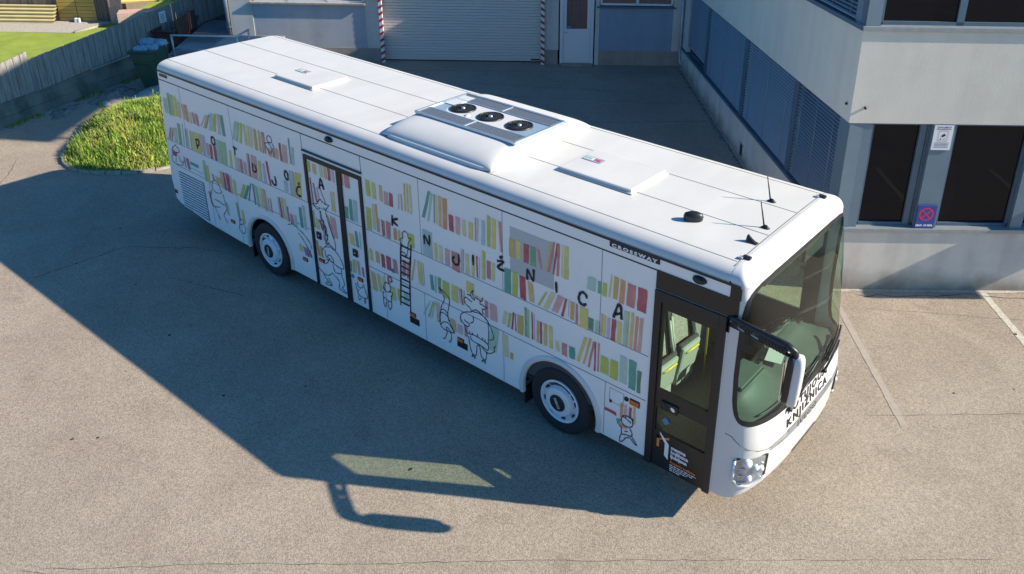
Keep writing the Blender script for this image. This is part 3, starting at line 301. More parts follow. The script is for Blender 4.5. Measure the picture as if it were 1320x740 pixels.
# --- side panels (door side) with door opening and wheel arches
def arch(cx,r,z0,n=24,cz=.47):
    a0=math.asin((z0-cz)/r) if abs((z0-cz)/r)<1 else 0
    return [(cx+r*math.cos(t),cz+r*math.sin(t)) for t in [math.pi-a0-(math.pi-2*a0)*i/n for i in range(n+1)]]
ZB=.345
rear_edge=[(-2.80,3.075),(-2.845,2.6),(-2.90,2.05),(-2.95,1.4),(-2.985,.95),(-2.93,.56)]
outer=[(8.40,3.075)]+rear_edge+[(-2.80,.50),(-1.94,.385),(-.95,ZB)]+arch(0,.592,ZB)+[(1.25,ZB)]
outer+=arch(6.2,.60,ZB)+[(7.51,ZB),(7.51,.32),(8.40,.32)]
fd=[(7.60,.36),(8.33,.36),(8.33,2.56),(7.60,2.56)]
mb=MB(); mb.holes(outer,[fd],side(0),'wrap')
# header band painted white above the thin gap
# printed artwork is part of the panel's own mesh, a thin film proud of the sheet
gx=[(5.386,2.70),(6.30,2.70),(6.30,2.10),(5.386,2.10)]
mb.poly([side(.0015)(*p) for p in [(5.39,2.10),(6.09,2.10),(6.09,2.735),(5.39,2.735)]],'film')
seen_=[]
for bi,(xt,zt,xb,zb,w,c) in enumerate(BOOKS):
    if any(abs(xb-q[0])<.035 and abs(zb-q[1])<.05 and c==q[2] and w>.03 for q in seen_): continue
    seen_.append((xb,zb,c)); fn=side(.004+.0003*(bi%5))
    # uneven brush ends: subdivided outline with a little wobble
    tl=Vector((xt,zt)); bl=Vector((xb,zb)); wv=Vector((w,0)); pts=[]
    j=lambda s=.006: Vector((random.uniform(-s,s),random.uniform(-s,s)))
    if tl.y-bl.y>0.02:
        for t in (0,.33,.66): pts.append(bl+wv*t+j())
        for t in (0,.25,.5,.75): pts.append(bl+wv+(tl-bl)*t+j(.004 if w>.03 else .001))
        for t in (0,.33,.66): pts.append(tl+wv*(1-t)+j())
        for t in (0,.25,.5,.75): pts.append(tl+(bl-tl)*t+j(.004 if w>.03 else .001))
    else: pts=[bl,bl+wv,tl+wv,tl]
    mb.poly([fn(*p) for p in pts],'wc_'+c)
for c,p in PPOLY: mb.poly([side(.0052)(*q) for q in p],'wc_'+c)
for l in DRAW: stroke(mb,l,.0125,side(.0068),'line')
for l in LADDER: stroke(mb,l,.024,side(.0072),'ink')
for l in LETTERS: stroke(mb,l,.034,side(.0085),'ink')
for cx,cz in MISC['circ']:
    mb.poly([side(.0078)(cx+.035*math.cos(a),cz+.035*math.sin(a)) for a in [k*math.pi/8 for k in range(16)]],'bluedot')
cx,cz=MISC['redP']; stroke(mb,[(cx-.04,cz-.09),(cx-.045,cz+.02),(cx-.02,cz+.05),(cx+.03,cz+.03),(cx+.03,cz-.02),(cx-.01,cz-.03)],.026,side(.0075),'wc_d')

# --- panel gaps
def strip(x0,z0,x1,z1,w,m,off=.0028):
    d=Vector((x1-x0,z1-z0)).normalized(); n=Vector((-d.y,d.x))*w/2; a=Vector((x0,z0));b=Vector((x1,z1)); f=side(off)
    mb.poly([f(*(a-n)),f(*(b-n)),f(*(b+n)),f(*(a+n))],m)
strip(-2.80,3.066,8.50,3.066,.030,'black',.012)
strip(-2.815,2.905,7.51,2.905,.017,'ink')
strip(-2.82,2.90,-2.975,1.765,.016,'ink')
strip(-2.93,1.762,7.47,1.762,.008,'seamblue')
strip(-1.66,1.30,7.47,1.152,.001,'seamblue') if False else None
strip(-2.70,1.295,1.235,1.295,.008,'seamblue'); strip(2.60,1.145,7.47,1.145,.009,'seamblue')
for x in MISC['seamsV']:
    if 1.24<x<2.58: continue
    strip(x,2.90,x,1.762,.006,'seam')
for x in (-1.66,-.80,5.26,2.93,3.77,6.90): 
    strip(x,1.295 if x<1 else 1.145,x,.36 if x>-1 else .40,.006,'seam')
strip(1.235,2.66,1.235,2.90,.006,'seam'); strip(2.59,2.66,2.59,2.90,.006,'seam')
# fuel flap outline
fx0,fx1,fz0,fz1=6.90+.07,7.17,.90,1.09
for a in ((fx0,fz0,fx0,fz1),(fx0,fz1,fx1,fz1),(fx1,fz1,fx1,fz0),(fx0,fz0,fx1,fz0)): strip(*a,.005,'seam')
sp=mb.build('side_panel',bus,recalc=False)
mb=MB()
mb.box((-2.62,S-.006,3.0),(.24,.012,.05),'black'); mb.build('vent_slot',bus)
# --- small things on the side
def side_lamp(x,z,m,w=.10,h=.045,name='side_marker_lamp'):
    b=MB(); b.box((x,S-.006,z),(w+.02,.012,h+.018),'black',bev=.004); b.box((x,S-.017,z),(w,.016,h),m,bev=.007); return b.build(name,bus)
for i,(x,z) in enumerate(MISC['lamps']): side_lamp(x,z,'orangelens' if i else 'orangelens')
side_lamp(*MISC['front'],'orangelens',.12,.065,'turn_indicator')
side_lamp(*MISC['rearlamp'],'redlens',.07,.05,'rear_marker_lamp')
for x,z in MISC['black']:
    b=MB(); b.box((x+.01,S-.006,z),(.19,.012,.10),'black',bev=.004); b.build('cable_socket',bus)
x,z=MISC['hole'] if len(MISC['hole'])==2 else MISC['hole'][0]; b=MB(); b.lathe([(.0,-.012),(.028,-.012),(.032,0)],'ink',(x,S-.002,z),'y',20); b.build('filler_hole',bus)
b=MB(); b.box((6.99,S-.007,.905),(.03,.014,.035),'ink',bev=.004); b.build('flap_latch',bus)
# camera bumps under the gutter
for x in (1.93,8.03):
    b=MB(); b.lathe([(.085,0),(.08,-.02),(.06,-.04),(.0,-.05)],'black',(x,S-.003,2.985),'y',22)
    o=b.build('door_camera',bus)
    for v in o.data.vertices: v.co.z=2.985+(v.co.z-2.985)*.55
# header badge
b=MB(); b.box((7.21,S-.004,3.012),(.66,.008,.062),'ink',bev=.003)
vs,fs=text_mesh('CROSSWAY',.056,.0035,space=1.45)
w=max(v.x for v in vs)
b.add([(6.915+v.x*(.60/w),S-.0105,2.992+v.y) for v in vs],fs,'white_text'); b.build('model_badge',bus,recalc=False)
# --- engine grille
b=MB(); gx0,gx1,gz0,gz1=-2.68,-1.84,.46,1.19
lo=lambda t:.475-.035*t
b.poly([side(.003)(gx0,gz0+.02),side(.003)(gx1,.43),side(.003)(gx1,gz1),side(.003)(gx0,gz1)],'seamblue')
for k in range(14):
    z=gz1-.03-k*.052
    b.box(((gx0+gx1)/2,S-.010,z),(gx1-gx0-.03,.012,.034),'wrap',Matrix.Rotation(R(24),3,'X'))
b.build('engine_grille',bus)
# --- middle double door (printed leaves, black frames)
def leaf(x0,x1,nm='door_leaf'):
    b=MB(); z0,z1=.345,2.585
    f=side(.0005)
    for (a,c,d,e) in ((x0,z0,x0+.055,z1),(x1-.055,z0,x1,z1),(x0+.055,z1-.06,x1-.055,z1)):
        cxx,czz=(a+d)/2,(c+e)/2; b.box((cxx,S-.012,czz),(d-a,.022,e-c),'black',bev=.005)
    return b.build(nm,bus)
l1=leaf(1.265,2.08); l2=leaf(2.08,2.585)
b=MB(); b.box((1.925,S-.013,2.622),(1.35,.02,.018),'wrap',bev=.003); b.box((1.925,S-.016,2.648),(1.36,.03,.022),'black',bev=.004); b.build('door_rail',bus)
for (x,z),l in zip(MISC['btn'],(l1,l2)):
    b=MB(); b.box((x,S-.012,z),(.105,.02,.12),'black',bev=.008); b.lathe([(0,-.026),(.016,-.026),(.016,-.02)],'chrome',(x,S,z),'y',14); b.build('door_button',l)
# --- front door
b=MB()
def fr(x0,z0,x1,z1,m,off=.0,th=.03,bev=.004): b.box(((x0+x1)/2,S-off,(z0+z1)/2),(x1-x0,th,z1-z0),m,bev=bev)
fr(7.512,.305,7.60,2.68,'black',.010); fr(8.30,.305,8.385,2.68,'black',.010); fr(7.60,2.55,8.30,2.68,'black',.012)
door=b.build('front_door',bus)
b=MB()   # black leaf around the two panes
f=side(.004); b.holes([(7.60,.31),(8.30,.31),(8.30,2.55),(7.60,2.55)],[[(7.635,1.40),(8.275,1.40),(8.275,2.46),(7.635,2.46)],[(7.62,.82),(8.285,.82),(8.285,1.20),(7.62,1.20)]],f,'blackdoor')
f2=side(-.035); b.holes([(7.60,.31),(8.30,.31),(8.30,2.55),(7.60,2.55)],[[(7.635,1.40),(8.275,1.40),(8.275,2.46),(7.635,2.46)],[(7.62,.82),(8.285,.82),(8.285,1.20),(7.62,1.20)]],f2,'blackdoor')
for (x0,z0,x1,z1) in ((7.635,1.40,8.275,2.46),(7.62,.82,8.285,1.20)):
    for (a,c,d,e) in ((x0,z0,x1,z0),(x1,z0,x1,z1),(x1,z1,x0,z1),(x0,z1,x0,z0)):
        b.poly([f(a,c),f(d,e),f2(d,e),f2(a,c)],'black')
leafo=b.build('door_leaf',door,recalc=False)
b=MB(); b.poly([side(-.01)(*p) for p in ((7.635,1.40),(8.275,1.40),(8.275,2.46),(7.635,2.46))],'doorglass'); b.build('upper_pane',door)
b=MB(); b.poly([side(-.01)(*p) for p in ((7.62,.82),(8.285,.82),(8.285,1.20),(7.62,1.20))],'doorglass'); b.build('lower_pane',door)
b=MB(); b.box((7.80,S-.014,1.22),(.22,.022,.115),'black',bev=.01); b.box((7.745,S-.027,1.22),(.06,.008,.085),'ink'); b.lathe([(0,-.034),(.02,-.034),(.032,-.026)],'chrome',(7.845,S,1.215),'y',18); b.build('door_handle',door)
b=MB(); fr(7.512,2.69,8.50,2.915,'blackdoor',.006,.012); fr(8.385,2.50,8.415,2.69,'blackdoor',.006,.012); fr(8.388,2.915,8.515,3.048,'blackdoor',.006,.012); fr(8.388,2.50,8.42,2.70,'black',.006,.012)
b.build('door_header',bus)
# wording on the door
b=MB()
def side_text(t,x,z,size,m,bold=.002,off=.009):
    vs,fs=text_mesh(t,size,bold); b.add([(x+v.x,S-off,z+v.y) for v in vs],fs,m)
fo=side(.009)
b.poly([fo(7.665,.60),fo(7.70,.60),fo(7.70,.735),fo(7.665,.765)],'orange_text'); b.poly([fo(7.665,.765),fo(7.70,.735),fo(7.83,.80),fo(7.83,.765),fo(7.72,.72),fo(7.665,.72)],'orange_text')
b.poly([side(.0095)(7.70,.80),side(.0095)(7.775,.69),side(.0095)(7.775,.52),side(.0095)(7.83,.475),side(.0095)(7.83,.70),side(.0095)(7.70,.825)],'white_text')
for i,t in enumerate(('mestna','knjižnica','ljubljana')): side_text(t,7.86,.655-.062*i,.068,'white_text',.003)
side_text('Potujoča knjižnica',7.86,.452,.046,'orange_text',.0015)
for i,wd in enumerate((.34,.30,.22,.14)):
    # the four lines of small print are below legible size in the photograph: broken rules
    x=7.86
    while x<7.86+wd: l=random.uniform(.02,.05); b.poly([fo(x,.42-.026*i),fo(min(x+l,7.87+wd),.42-.026*i),fo(min(x+l,7.87+wd),.432-.026*i),fo(x,.432-.026*i)],'white_text'); x+=l+.010
b.build('door_lettering',leafo,recalc=False)
b=MB(); b.box((7.76,S-.001,1.0),(.075,.01,.075),'bluedot',Matrix.Rotation(R(45),3,'Y')); b.build('door_sticker',door)
# --- wheel arch lips and wheels
for cx,r in ((0,.592),(6.2,.60)):
    b=MB(); P=[]
    for t in [math.pi*1.06-(math.pi*1.12)*i/36 for i in range(37)]:
        row=[]
        for (dr,dy) in ((-.010,.03),(-.012,-.008),(-.002,-.026),(.03,-.030),(.058,-.016),(.068,.004)):
            row.append((cx+(r+dr)*math.cos(t),S+dy,max(ZB-.03,.47+(r+dr)*math.sin(t))))
        P.append(row)
    b.grid(P,'white'); b.build('wheel_arch_lip',bus)
    b=MB(); P=[[(cx+(r+.02)*math.cos(t),y,.47+(r+.02)*math.sin(t)) for y in (S+.02,S+.62)] for t in [math.pi-math.pi*i/20 for i in range(21)]]
    b.grid(P,'under'); b.poly([P[i][1] for i in range(21)],'under'); b.build('wheel_well',bus)
    b=MB(); b.box((cx-r-.0,S+.17,.27),(.03,.28,.26),'black',bev=.01); b.build('mud_flap',bus)
for cx in (0,6.2):
    for sgn in (-1,1):
        if sgn==-1:
            y=S+.004; c=(cx,y,.487)
            w=MB(); w.lathe([(.30,.30),(.40,.305),(.455,.28),(.483,.24),(.487,.17),(.487,.11),(.483,.04),(.462,.005),(.42,-.006),(.37,-.002),(.33,.006),(.300,.018)],'rubber',c,'y',64)
            for k in range(3): w.lathe([(.4885,.08+.06*k),(.4875,.082+.06*k),(.4875,.094+.06*k),(.4885,.096+.06*k)],'under',c,'y',48)
            wo=w.build('wheel',bus)
            r=MB(); r.lathe([(.302,.02),(.306,-.004),(.292,-.012),(.275,.0),(.262,.022),(.235,.030),(.215,.018),(.200,-.028),(.185,-.040),(.150,-.044),(.122,-.042),(.118,-.03)],'rim',c,'y',64)
            r.lathe([(.118,-.030),(.118,-.046),(.105,-.052),(.0,-.052)],'ink',c,'y',40)
            h=r
            for k in range(8):
                a=2*math.pi*(k+.3)/8; rr=.249
                h.box((cx+rr*math.cos(a),y+.016,.487+rr*math.sin(a)),(.022,.02,.06),'ink',Matrix.Rotation(-a,3,'Y'),bev=.006)
            for k in range(10):
                a=2*math.pi*k/10; rr=.225; h.tube([(cx+rr*math.cos(a),y+.03,.487+rr*math.sin(a)),(cx+rr*math.cos(a),y+.012,.487+rr*math.sin(a))],.010,'chrome',8)
            vs,fs=text_mesh('IVECO',.055,.002,'CENTER'); an=R(-62) if cx else R(90)
            rm=Matrix.Rotation(an,2); h.add([(cx+(rm@Vector((v.x,v.y-.02)))[0],y-.0535,.487+(rm@Vector((v.x,v.y-.02)))[1]) for v in vs],fs,'rim')
            h.build('rim',wo,recalc=False)
        else:
            w=MB(); w.lathe([(.30,-.30),(.40,-.305),(.455,-.28),(.483,-.24),(.487,-.17),(.487,-.11),(.483,-.04),(.462,-.005),(.42,.006),(.33,-.006),(.300,-.018),(.15,-.02),(0,-.02)],'rubber',(cx,-S-.02,.487),'y',48); w.build('wheel',bus)
# --- roof: extruded cove profile
prof=[(1.275,3.075),(1.273,3.10),(1.262,3.13),(1.240,3.158),(1.205,3.182),(1.155,3.202),(1.09,3.215),(1.0,3.222),(.7,3.228),(.35,3.232)]
prof=[(-y,z) for y,z in prof]+[(0,3.233)]+[(y,z) for y,z in prof[::-1]]
xs=[-2.80,-2.79,-2.5,-1.5,0,1.5,3,4.5,6,7.2,8.36]
b=MB(); P=[[(x if i else x,y,z) for (y,z) in prof] for i,x in enumerate(xs)]
b.grid(P,'roofwhite'); roof=b.build('roof',bus)
for p in roof.data.polygons:
    pass
b=MB()  # roof sheet joints
for y in (-.36,.36): b.box((2.775,y,3.2335),(11.1,.006,.003),'seam')
for y in (-1.068,1.068): b.box((2.775,y,3.2185),(11.1,.005,.003),'seam')
b.tube([(8.34,-1.15,3.206),(8.34,-1.0,3.2245),(8.34,-.5,3.2335),(8.34,0,3.2355),(8.34,.5,3.2335),(8.34,1.0,3.2245),(8.34,1.15,3.206)],.004,'seam',6)
b.build('roof_joints',roof)
# --- front shell
LV=[(.33,8.47,.36,1.262),(.38,8.49,.38,1.275),(.60,8.50,.44,1.275),(.90,8.50,.46,1.275),(1.12,8.50,.47,1.275),(1.22,8.50,.45,1.275),(1.42,8.50,.42,1.275),(1.7,8.48,.38,1.275),(2.0,8.45,.36,1.275),(2.4,8.43,.33,1.275),(2.75,8.42,.27,1.275),(3.0,8.42,.20,1.275),(3.075,8.42,.195,1.275),(3.12,8.42,.168,1.268),(3.155,8.41,.148,1.245),(3.185,8.40,.118,1.205),(3.205,8.39,.082,1.155),(3.219,8.38,.046,1.09),(3.2285,8.37,.018,.95)]
def lev(z):
    for i in range(len(LV)-1):
        if z<=LV[i+1][0]:
            a,b_=LV[i],LV[i+1]; t=max(0,(z-a[0])/(b_[0]-a[0])); return [a[k]+(b_[k]-a[k])*t for k in (1,2,3)]
    return LV[-1][1:]
def nexp(z): return 3+2.2*min(1,max(0,(z-1.4)/1.4))
NA=56
def fpt(a,z,off=0.):
    """front surface: a in 0..1 from door side to driver side, z height"""
    x0,D,hw=lev(z)
    def raw(a):
        t=math.pi*min(max(a,0),1); c,s=math.cos(t),math.sin(t); e=2/nexp(z)
        y=-hw*math.copysign(abs(c)**e,c); x=x0+D*abs(s)**e; return Vector((x,y,z))
    p=raw(a)
    if off:
        q=raw(a+.004)-raw(a-.004) if 0.004<a<.996 else Vector((1,0,0)) if a<=.004 else Vector((-1,0,0))
        n=Vector((q.y,-q.x,0)).normalized() if q.length>1e-7 else Vector((1,0,0))
        p+=n*off
    return p
def fy(y,z,off=0.):
    x0,D,hw=lev(z); t=max(-.9999,min(.9999,y/hw)); a=math.acos(-math.copysign(abs(t)**(nexp(z)/2),t))/math.pi; return fpt(a,z,off)
def asamp(a0,a1,n): return [a0+(a1-a0)*(.5-.5*math.cos(math.pi*(.5-.5*math.cos(math.pi*i/n)))) for i in range(n+1)]
def band(b,z0,z1,al,ar,m,nz=10,na=40,off=0.):
    P=[]
    for i in range(nz+1):
        z=z0+(z1-z0)*i/nz; P.append([fpt(a,z,off) for a in asamp(al(z),ar(z),na)])
    b.grid(P,m)
W0,W1=1.40,3.072
AT=[(1.40,.14),(1.415,.085),(1.44,.055),(1.50,.032),(1.60,.020),(1.70,.016),(2.0,.018),(2.35,.022),(2.60,.030),(2.75,.045),(2.85,.075),(2.93,.125),(2.98,.18),(3.02,.24),(3.05,.31),(3.072,.42)]
def al_(z):
    for (z0,a0),(z1,a1) in zip(AT[:-1],AT[1:]):
        if z<=z1: t=max(0,(z-z0)/(z1-z0)); return a0+(a1-a0)*t
    return AT[-1][1]
def ztop(a):
    a=min(a,1-a)
    if a>=.42: return 3.072
    for (z0,a0),(z1,a1) in zip(AT[6:-1],AT[7:]):
        if a<=a1: return z0+(z1-z0)*max(0,(a-a0)/(a1-a0))
    return 3.072
def zbot(a):
    a=min(a,1-a); T=[(.016,1.70),(.020,1.60),(.032,1.50),(.055,1.44),(.085,1.415),(.14,1.40)]
    for (a0,z0),(a1,z1) in zip(T[:-1],T[1:]):
        if a<=a1: return z0+(z1-z0)*max(0,(a-a0)/(a1-a0))
    return 1.40
ar_=lambda z:1-al_(z)
def aoff(z,a,d):
    p=fpt(a,z); q=a; L=0; sg=1 if d>0 else -1
    while L<abs(d) and 0<q<1: q+=sg*.0006; r_=fpt(q,z); L+=(r_-p).length; p=r_
    return q
zero=lambda z:0.; one=lambda z:1.
# bonnet panel (white below the windscreen), bumper, pillars, roof cap
def zlow(z,a):
    if z>=.75: return z
    zl=.33+.25*math.sin(math.pi*a)**1.2; return .75-(.75-z)*(.75-zl)/.42
def fullrow(z,x_in=8.40):   # closes from the side panel forward
    return [Vector((x_in,-lev(z)[2],z))]+[fpt(a,zlow(z,a)) for a in asamp(0,1,NA)]+[Vector((x_in,lev(z)[2],z))]
b=MB(); zs=[.33,.345,.38,.48,.60,.75,.90,1.0,1.10,1.16,1.20,1.22]
b.grid([fullrow(z) for z in zs],'white'); bumper=b.build('front_bumper',bus)
b=MB(); zs=[1.22,1.26,1.30,1.36,1.40]
b.grid([fullrow(z) for z in zs],'white')
nz=60
for sidek in (0,1):
    P=[]
    for i in range(nz+1):
        z=W0+(W1-W0)*i/nz; e=al_(z)
        r=[fpt(a if sidek==0 else 1-a,z) for a in asamp(0,max(e,.001),10)]
        r=[Vector((8.40,(-1 if sidek==0 else 1)*lev(z)[2],z))]+r
        P.append(r)
    b.grid(P,'white')
zs=[3.072,3.0755,3.10,3.12,3.14,3.155,3.17,3.185,3.196,3.205,3.213,3.219,3.225,3.2285]
b.grid([fullrow(z,8.40 if z<3.076 else 8.36) for z in zs],'white')
b.poly([fpt(a,3.2285) for a in asamp(0,1,20)]+[(8.36,.95,3.2285),(8.36,-.95,3.2285)],'white')
front=b.build('front_shell',bus)
b=MB(); band(b,W0,W1,al_,ar_,'screen',60,60,.0); ws=b.build('windscreen',bus)
b=MB()   # black border: ribbon following the glass outline
for sd_ in (0,1):
    P=[]
    for i in range(41):
        z=1.44+(2.93-1.44)*i/40; a0=al_(z); a1=aoff(z,a0,.045); a_=aoff(z,a0,-.008)
        P.append([fpt(a if sd_==0 else 1-a,z,.0035) for a in (a_,(a0+a1)/2,a1)])
    b.grid(P,'black')
AA=[.018+.0008*i for i in range(20)]+[.034+.932*i/90 for i in range(91)]+[.966+.0008*i for i in range(20)]
b.grid([[fpt(a,ztop(a)-k,.0042) for a in AA] for k in (-.008,.022,.042)],'black')
b.grid([[fpt(a,zbot(a)+k,.0045) for a in AA] for k in (-.010,.03,.06)],'black')
b.build('windscreen_border',ws)
# bonnet gap, grey grille strip with chrome letters, black lower slot
b=MB()
seam=[(-1.272,1.225),(-1.268,1.19),(-1.25,1.14),(-1.20,1.09),(-1.10,1.045),(-.985,1.018)]
for sg in (1,-1):
    b=MB(); b.tube([fpt(0 if sg>0 else 1,1.232,.001)]+[fy(sg*y,z,.001) for y,z in seam],.0045,'seam',6); b.build('bonnet_gap',front)
b=MB(); P=[]
for k in range(6):
    t=k/5; row=[]
    for i in range(41):
        y=-.99+1.98*i/40; e=(1-abs(y/.99)**2.2); zt=1.02+.085*e; zb=1.015-.05*e; row.append(fy(y,zb+(zt-zb)*t,.005))
    P.append(row)
b.grid(P,'silvergrille')
for z in (.985,1.01,1.035,1.06,1.085):
    yl=.93 if z<1.03 else .62; b.tube([fy(-yl+2*yl*i/30,z,.0065) for i in range(31)],.0035,'seam',6)
gr=b.build('front_grille',bus)
b=MB(); vs,fs=text_mesh('IVECO',.155,.005,'CENTER',space=1.22); b.add([fy(-.12+v.x*1.0,.985+v.y*.78,.018) for v in vs],fs,'chrome'); b.build('badge_letters',gr,recalc=False)
b=MB(); P=[[fy(-.36+.66*i/20,z,.010) for i in range(21)] for z in (.583,.625)]; b.grid(P,'black'); b.build('lower_air_slot',bumper)
# hand lettered name on the bonnet
b=MB()
for t,zb,sz,y0,y1 in (('POTUJOČA',1.285,.135,-.62,.42),('KNJIŽNICA',1.148,.135,-.66,.42)):
    vs,fs=text_mesh(t,sz,.0045,shear=.12,space=1.3); w=max(v.x for v in vs)
    jit=[random.uniform(-.012,.012) for _ in range(12)]
    b.add([fy(y0+v.x*(y1-y0)/w,zb+v.y*.95+jit[int(v.x/w*8.99)],.0065) for v in vs],fs,'ink')
b.build('front_lettering',front,recalc=False)
# head lamps
for sgn,nm in ((-1,'headlamp'),(1,'headlamp')):
    b=MB()
    def hy(t,z): return sgn*(1.235-.30*t)
    P=[[fy(sgn*(1.262-.30*i/10),z,.008-.02*math.sin(math.pi*i/10)*0) for i in range(11)] for z in [.60+.36*k/8 for k in range(9)]]
    b.grid(P,'lampback')
    o=b.build(nm,bus)
    for k,(yy,zz,rr) in enumerate(((1.19,.90,.060),(1.10,.82,.045),(1.03,.78,.04),(1.16,.68,.045))):
        b=MB(); c=fy(sgn*yy,zz,.0); b.lathe([(rr,.0),(rr*.8,.03),(rr*.4,.045),(0,.05)],'rim',(0,0,0),'y',18)
        nrm=(fy(sgn*yy,zz,.1)-c).normalized(); rot=Vector((0,1,0)).rotation_difference(nrm).to_matrix()
        b.v=[tuple(rot@Vector(v)+c) for v in b.v]; b.build('reflector',o)
    for k in range(3):
        b=MB(); b.tube([fy(sgn*(1.24-.03*j),.63+.10*k+.004*j,.018) for j in range(9)],.007,'chrome',6); b.build('light_guide',o)
    b=MB(); P=[[fy(sgn*(1.255-.29*i/10),z,.034) for i in range(11)] for z in [.605+.35*k/8 for k in range(9)]]; b.grid(P,'headglass'); b.build('lamp_lens',o)
    b=MB(); out=[]
    for (yy,zz) in ((1.262,.93),(1.262,.66),(1.235,.585),(1.15,.565),(1.0,.60),(.95,.65)): out.append(fy(sgn*yy,zz,.012))
    b.tube(out,.022,'white',8); b.build('lamp_surround',o); b=MB(); b.tube([fy(sgn*1.255,.955,.014),fy(sgn*.965,.955,.014),fy(sgn*.965,.61,.014)],.011,'black',6); b.build('lamp_gasket',o)
# wipers
for (ya,za,yb,zb) in ((-.62,1.375,.10,1.53),(.30,1.375,.93,1.50)):
    b=MB(); b.tube([fy(ya,za,.03),fy((ya+yb)/2,(za+zb)/2+.05,.06),fy(yb*.8+ya*.2,zb+.01,.045)],[.016,.011,.009],'black',8)
    b.tube([fy(ya+.12+(yb-ya)*1.0*k/8,za+.06+(zb-za)*k/8,.02) for k in range(9)],.012,'black',6)
    b.tube([fy(ya,za-.02,.0),fy(ya,za,.05)],.026,'black',10)
    b.build('wiper',bus)
# --- door mirror on its long arm
mir=MB(); mir.tube([(8.40,-1.27,2.685),(8.47,-1.30,2.70),(8.60,-1.345,2.715),(8.80,-1.405,2.74),(9.02,-1.465,2.765),(9.14,-1.485,2.77),(9.215,-1.485,2.735),(9.245,-1.475,2.62)],[.026,.032,.034,.035,.036,.036,.034,.03],'black',12)
mir.tube([(8.42,-1.275,2.60),(8.60,-1.34,2.635),(8.80,-1.40,2.66),(9.02,-1.46,2.685),(9.16,-1.475,2.67)],[.022,.024,.024,.026,.026],'black',10)
for x in (8.47,8.50,8.66,8.70,8.82,8.85,8.88,8.92,8.96,9.0,9.04,9.08,9.12): mir.tube([(x,-1.31-.3*(x-8.5),2.70+.1*(x-8.55)),(x,-1.31-.3*(x-8.5),2.62+.1*(x-8.55))],.028,'black',8)
for x in (8.58,8.76): mir.tube([(x-.04,-1.33-.3*(x-8.5),2.655+.1*(x-8.55)),(x+.05,-1.36-.3*(x-8.5),2.66+.1*(x-8.55))],.009,'galv',8)
mo=mir.build('mirror_arm',bus)
def shell(cx,cy,cz,hx,hy,hz,m,n=3.2,rot=0,tilt=0):
    b=MB(); P=[]
    for i in range(17):
        ph=-math.pi/2+math.pi*i/16; row=[]
        for j in range(25):
            th=2*math.pi*j/24; e=2/n; cp,sp_=math.cos(ph),math.sin(ph); ct,st=math.cos(th),math.sin(th)
            sg=lambda v,q:math.copysign(abs(v)**q,v)
            p=Vector((hx*sg(cp,e)*sg(ct,e),hy*sg(cp,e)*sg(st,e),hz*sg(sp_,e))); p.rotate(Matrix.Rotation(tilt,3,'Y')); p.rotate(Matrix.Rotation(rot,3,'Z')); row.append(p+Vector((cx,cy,cz)))
        P.append(row)
    b.grid(P,m); return b
shell(9.245,-1.455,2.395,.068,.082,.30,'white',3.4,R(12),R(2)).build('mirror_housing',mo)
shell(9.185,-1.465,2.41,.04,.10,.285,'black',4,R(12),R(2)).build('mirror_back',mo)
b=MB(); b.box((9.13,-1.475,2.39),(.012,.16,.46),'chrome',Matrix.Rotation(R(12),3,'Z'),bev=.004); b.build('mirror_glass',mo)
# --- far side, rear, floor (real, mostly unseen)
b=MB(); fs_=lambda x,z:(x,HW,z)
o2=[(8.40,3.075),(-2.80,3.075),(-2.985,.95),(-2.93,.56),(-1.94,.385),(-.95,ZB)]+arch(0,.64,ZB)+arch(6.2,.66,ZB)+[(8.40,ZB)]
win=[[(x0,1.45),(x1,1.45),(x1,2.62),(x0,2.62)] for x0,x1 in ((7.35,8.2),)]
b.holes(o2,win,fs_,'wrap'); fsd=b.build('far_side_panel',bus,recalc=False)
b=MB(); b.poly([(x,HW-.01,z) for x,z in win[0]],'screen'); b.build('driver_window',fsd)
b=MB(); RE=rear_edge; P=[]
for (x,z) in RE: P.append([(x-.10*(1-abs(y)**4/HW**4),y,z) for y in [-HW+2*HW*i/16 for i in range(17)]])
b.grid(P,'wrap'); b.poly([(-2.93-.10*(1-abs(y)**4/HW**4),y,.56) for y in [-HW+2*HW*i/16 for i in range(17)]],'under')
P=[[(x,y,z) for y,z in prof] for x in (-2.80,)]
b.poly([(-2.80,y,z) for y,z in prof]+[(-2.80-.10*(1-abs(y)**4/HW**4),y,3.075) for y in [HW-2*HW*i/16 for i in range(1,16)]],'wrap')
b.grid([[(-2.80-.10*(1-abs(y)**4/HW**4)*.0,y,z) for (y,z) in prof],[(-2.80-.10*(1-min(1,abs(y)/HW)**4),y*1.0,3.075) for (y,z) in prof]],'wrap')
b.build('rear_panel',bus)
b=MB(); b.box((2.6,0,.62),(11.0,2.50,.05),'under'); b.box((7.95,.3,.62),(.9,1.6,.06),'under'); b.box((-2.2,0,.56),(1.3,2.4,.12),'under')
b.tube([(0,-1,.487),(0,1,.487)],.09,'under',12); b.tube([(6.2,-1,.487),(6.2,1,.487)],.08,'under',12); b.box((3.0,0,.5),(5.0,1.7,.26),'under'); b.build('chassis',bus)
b=MB(); b.poly([(-2.7,-1.24,.66),(8.45,-1.24,.66),(8.45,1.24,.66),(-2.7,1.24,.66)],'busfloor')
b.box((6.2,0,.86),(1.3,2.40,.40),'busfloor')
b.poly([(-2.7,-1.24,3.02),(8.2,-1.24,3.02),(8.2,1.24,3.02),(-2.7,1.24,3.02)],'interior')
b.poly([(5.4,-1.24,.66),(5.4,1.24,.66),(5.4,1.24,3.0),(5.4,-1.24,3.0)],'interior')
b.build('cabin_floor',bus,recalc=False)
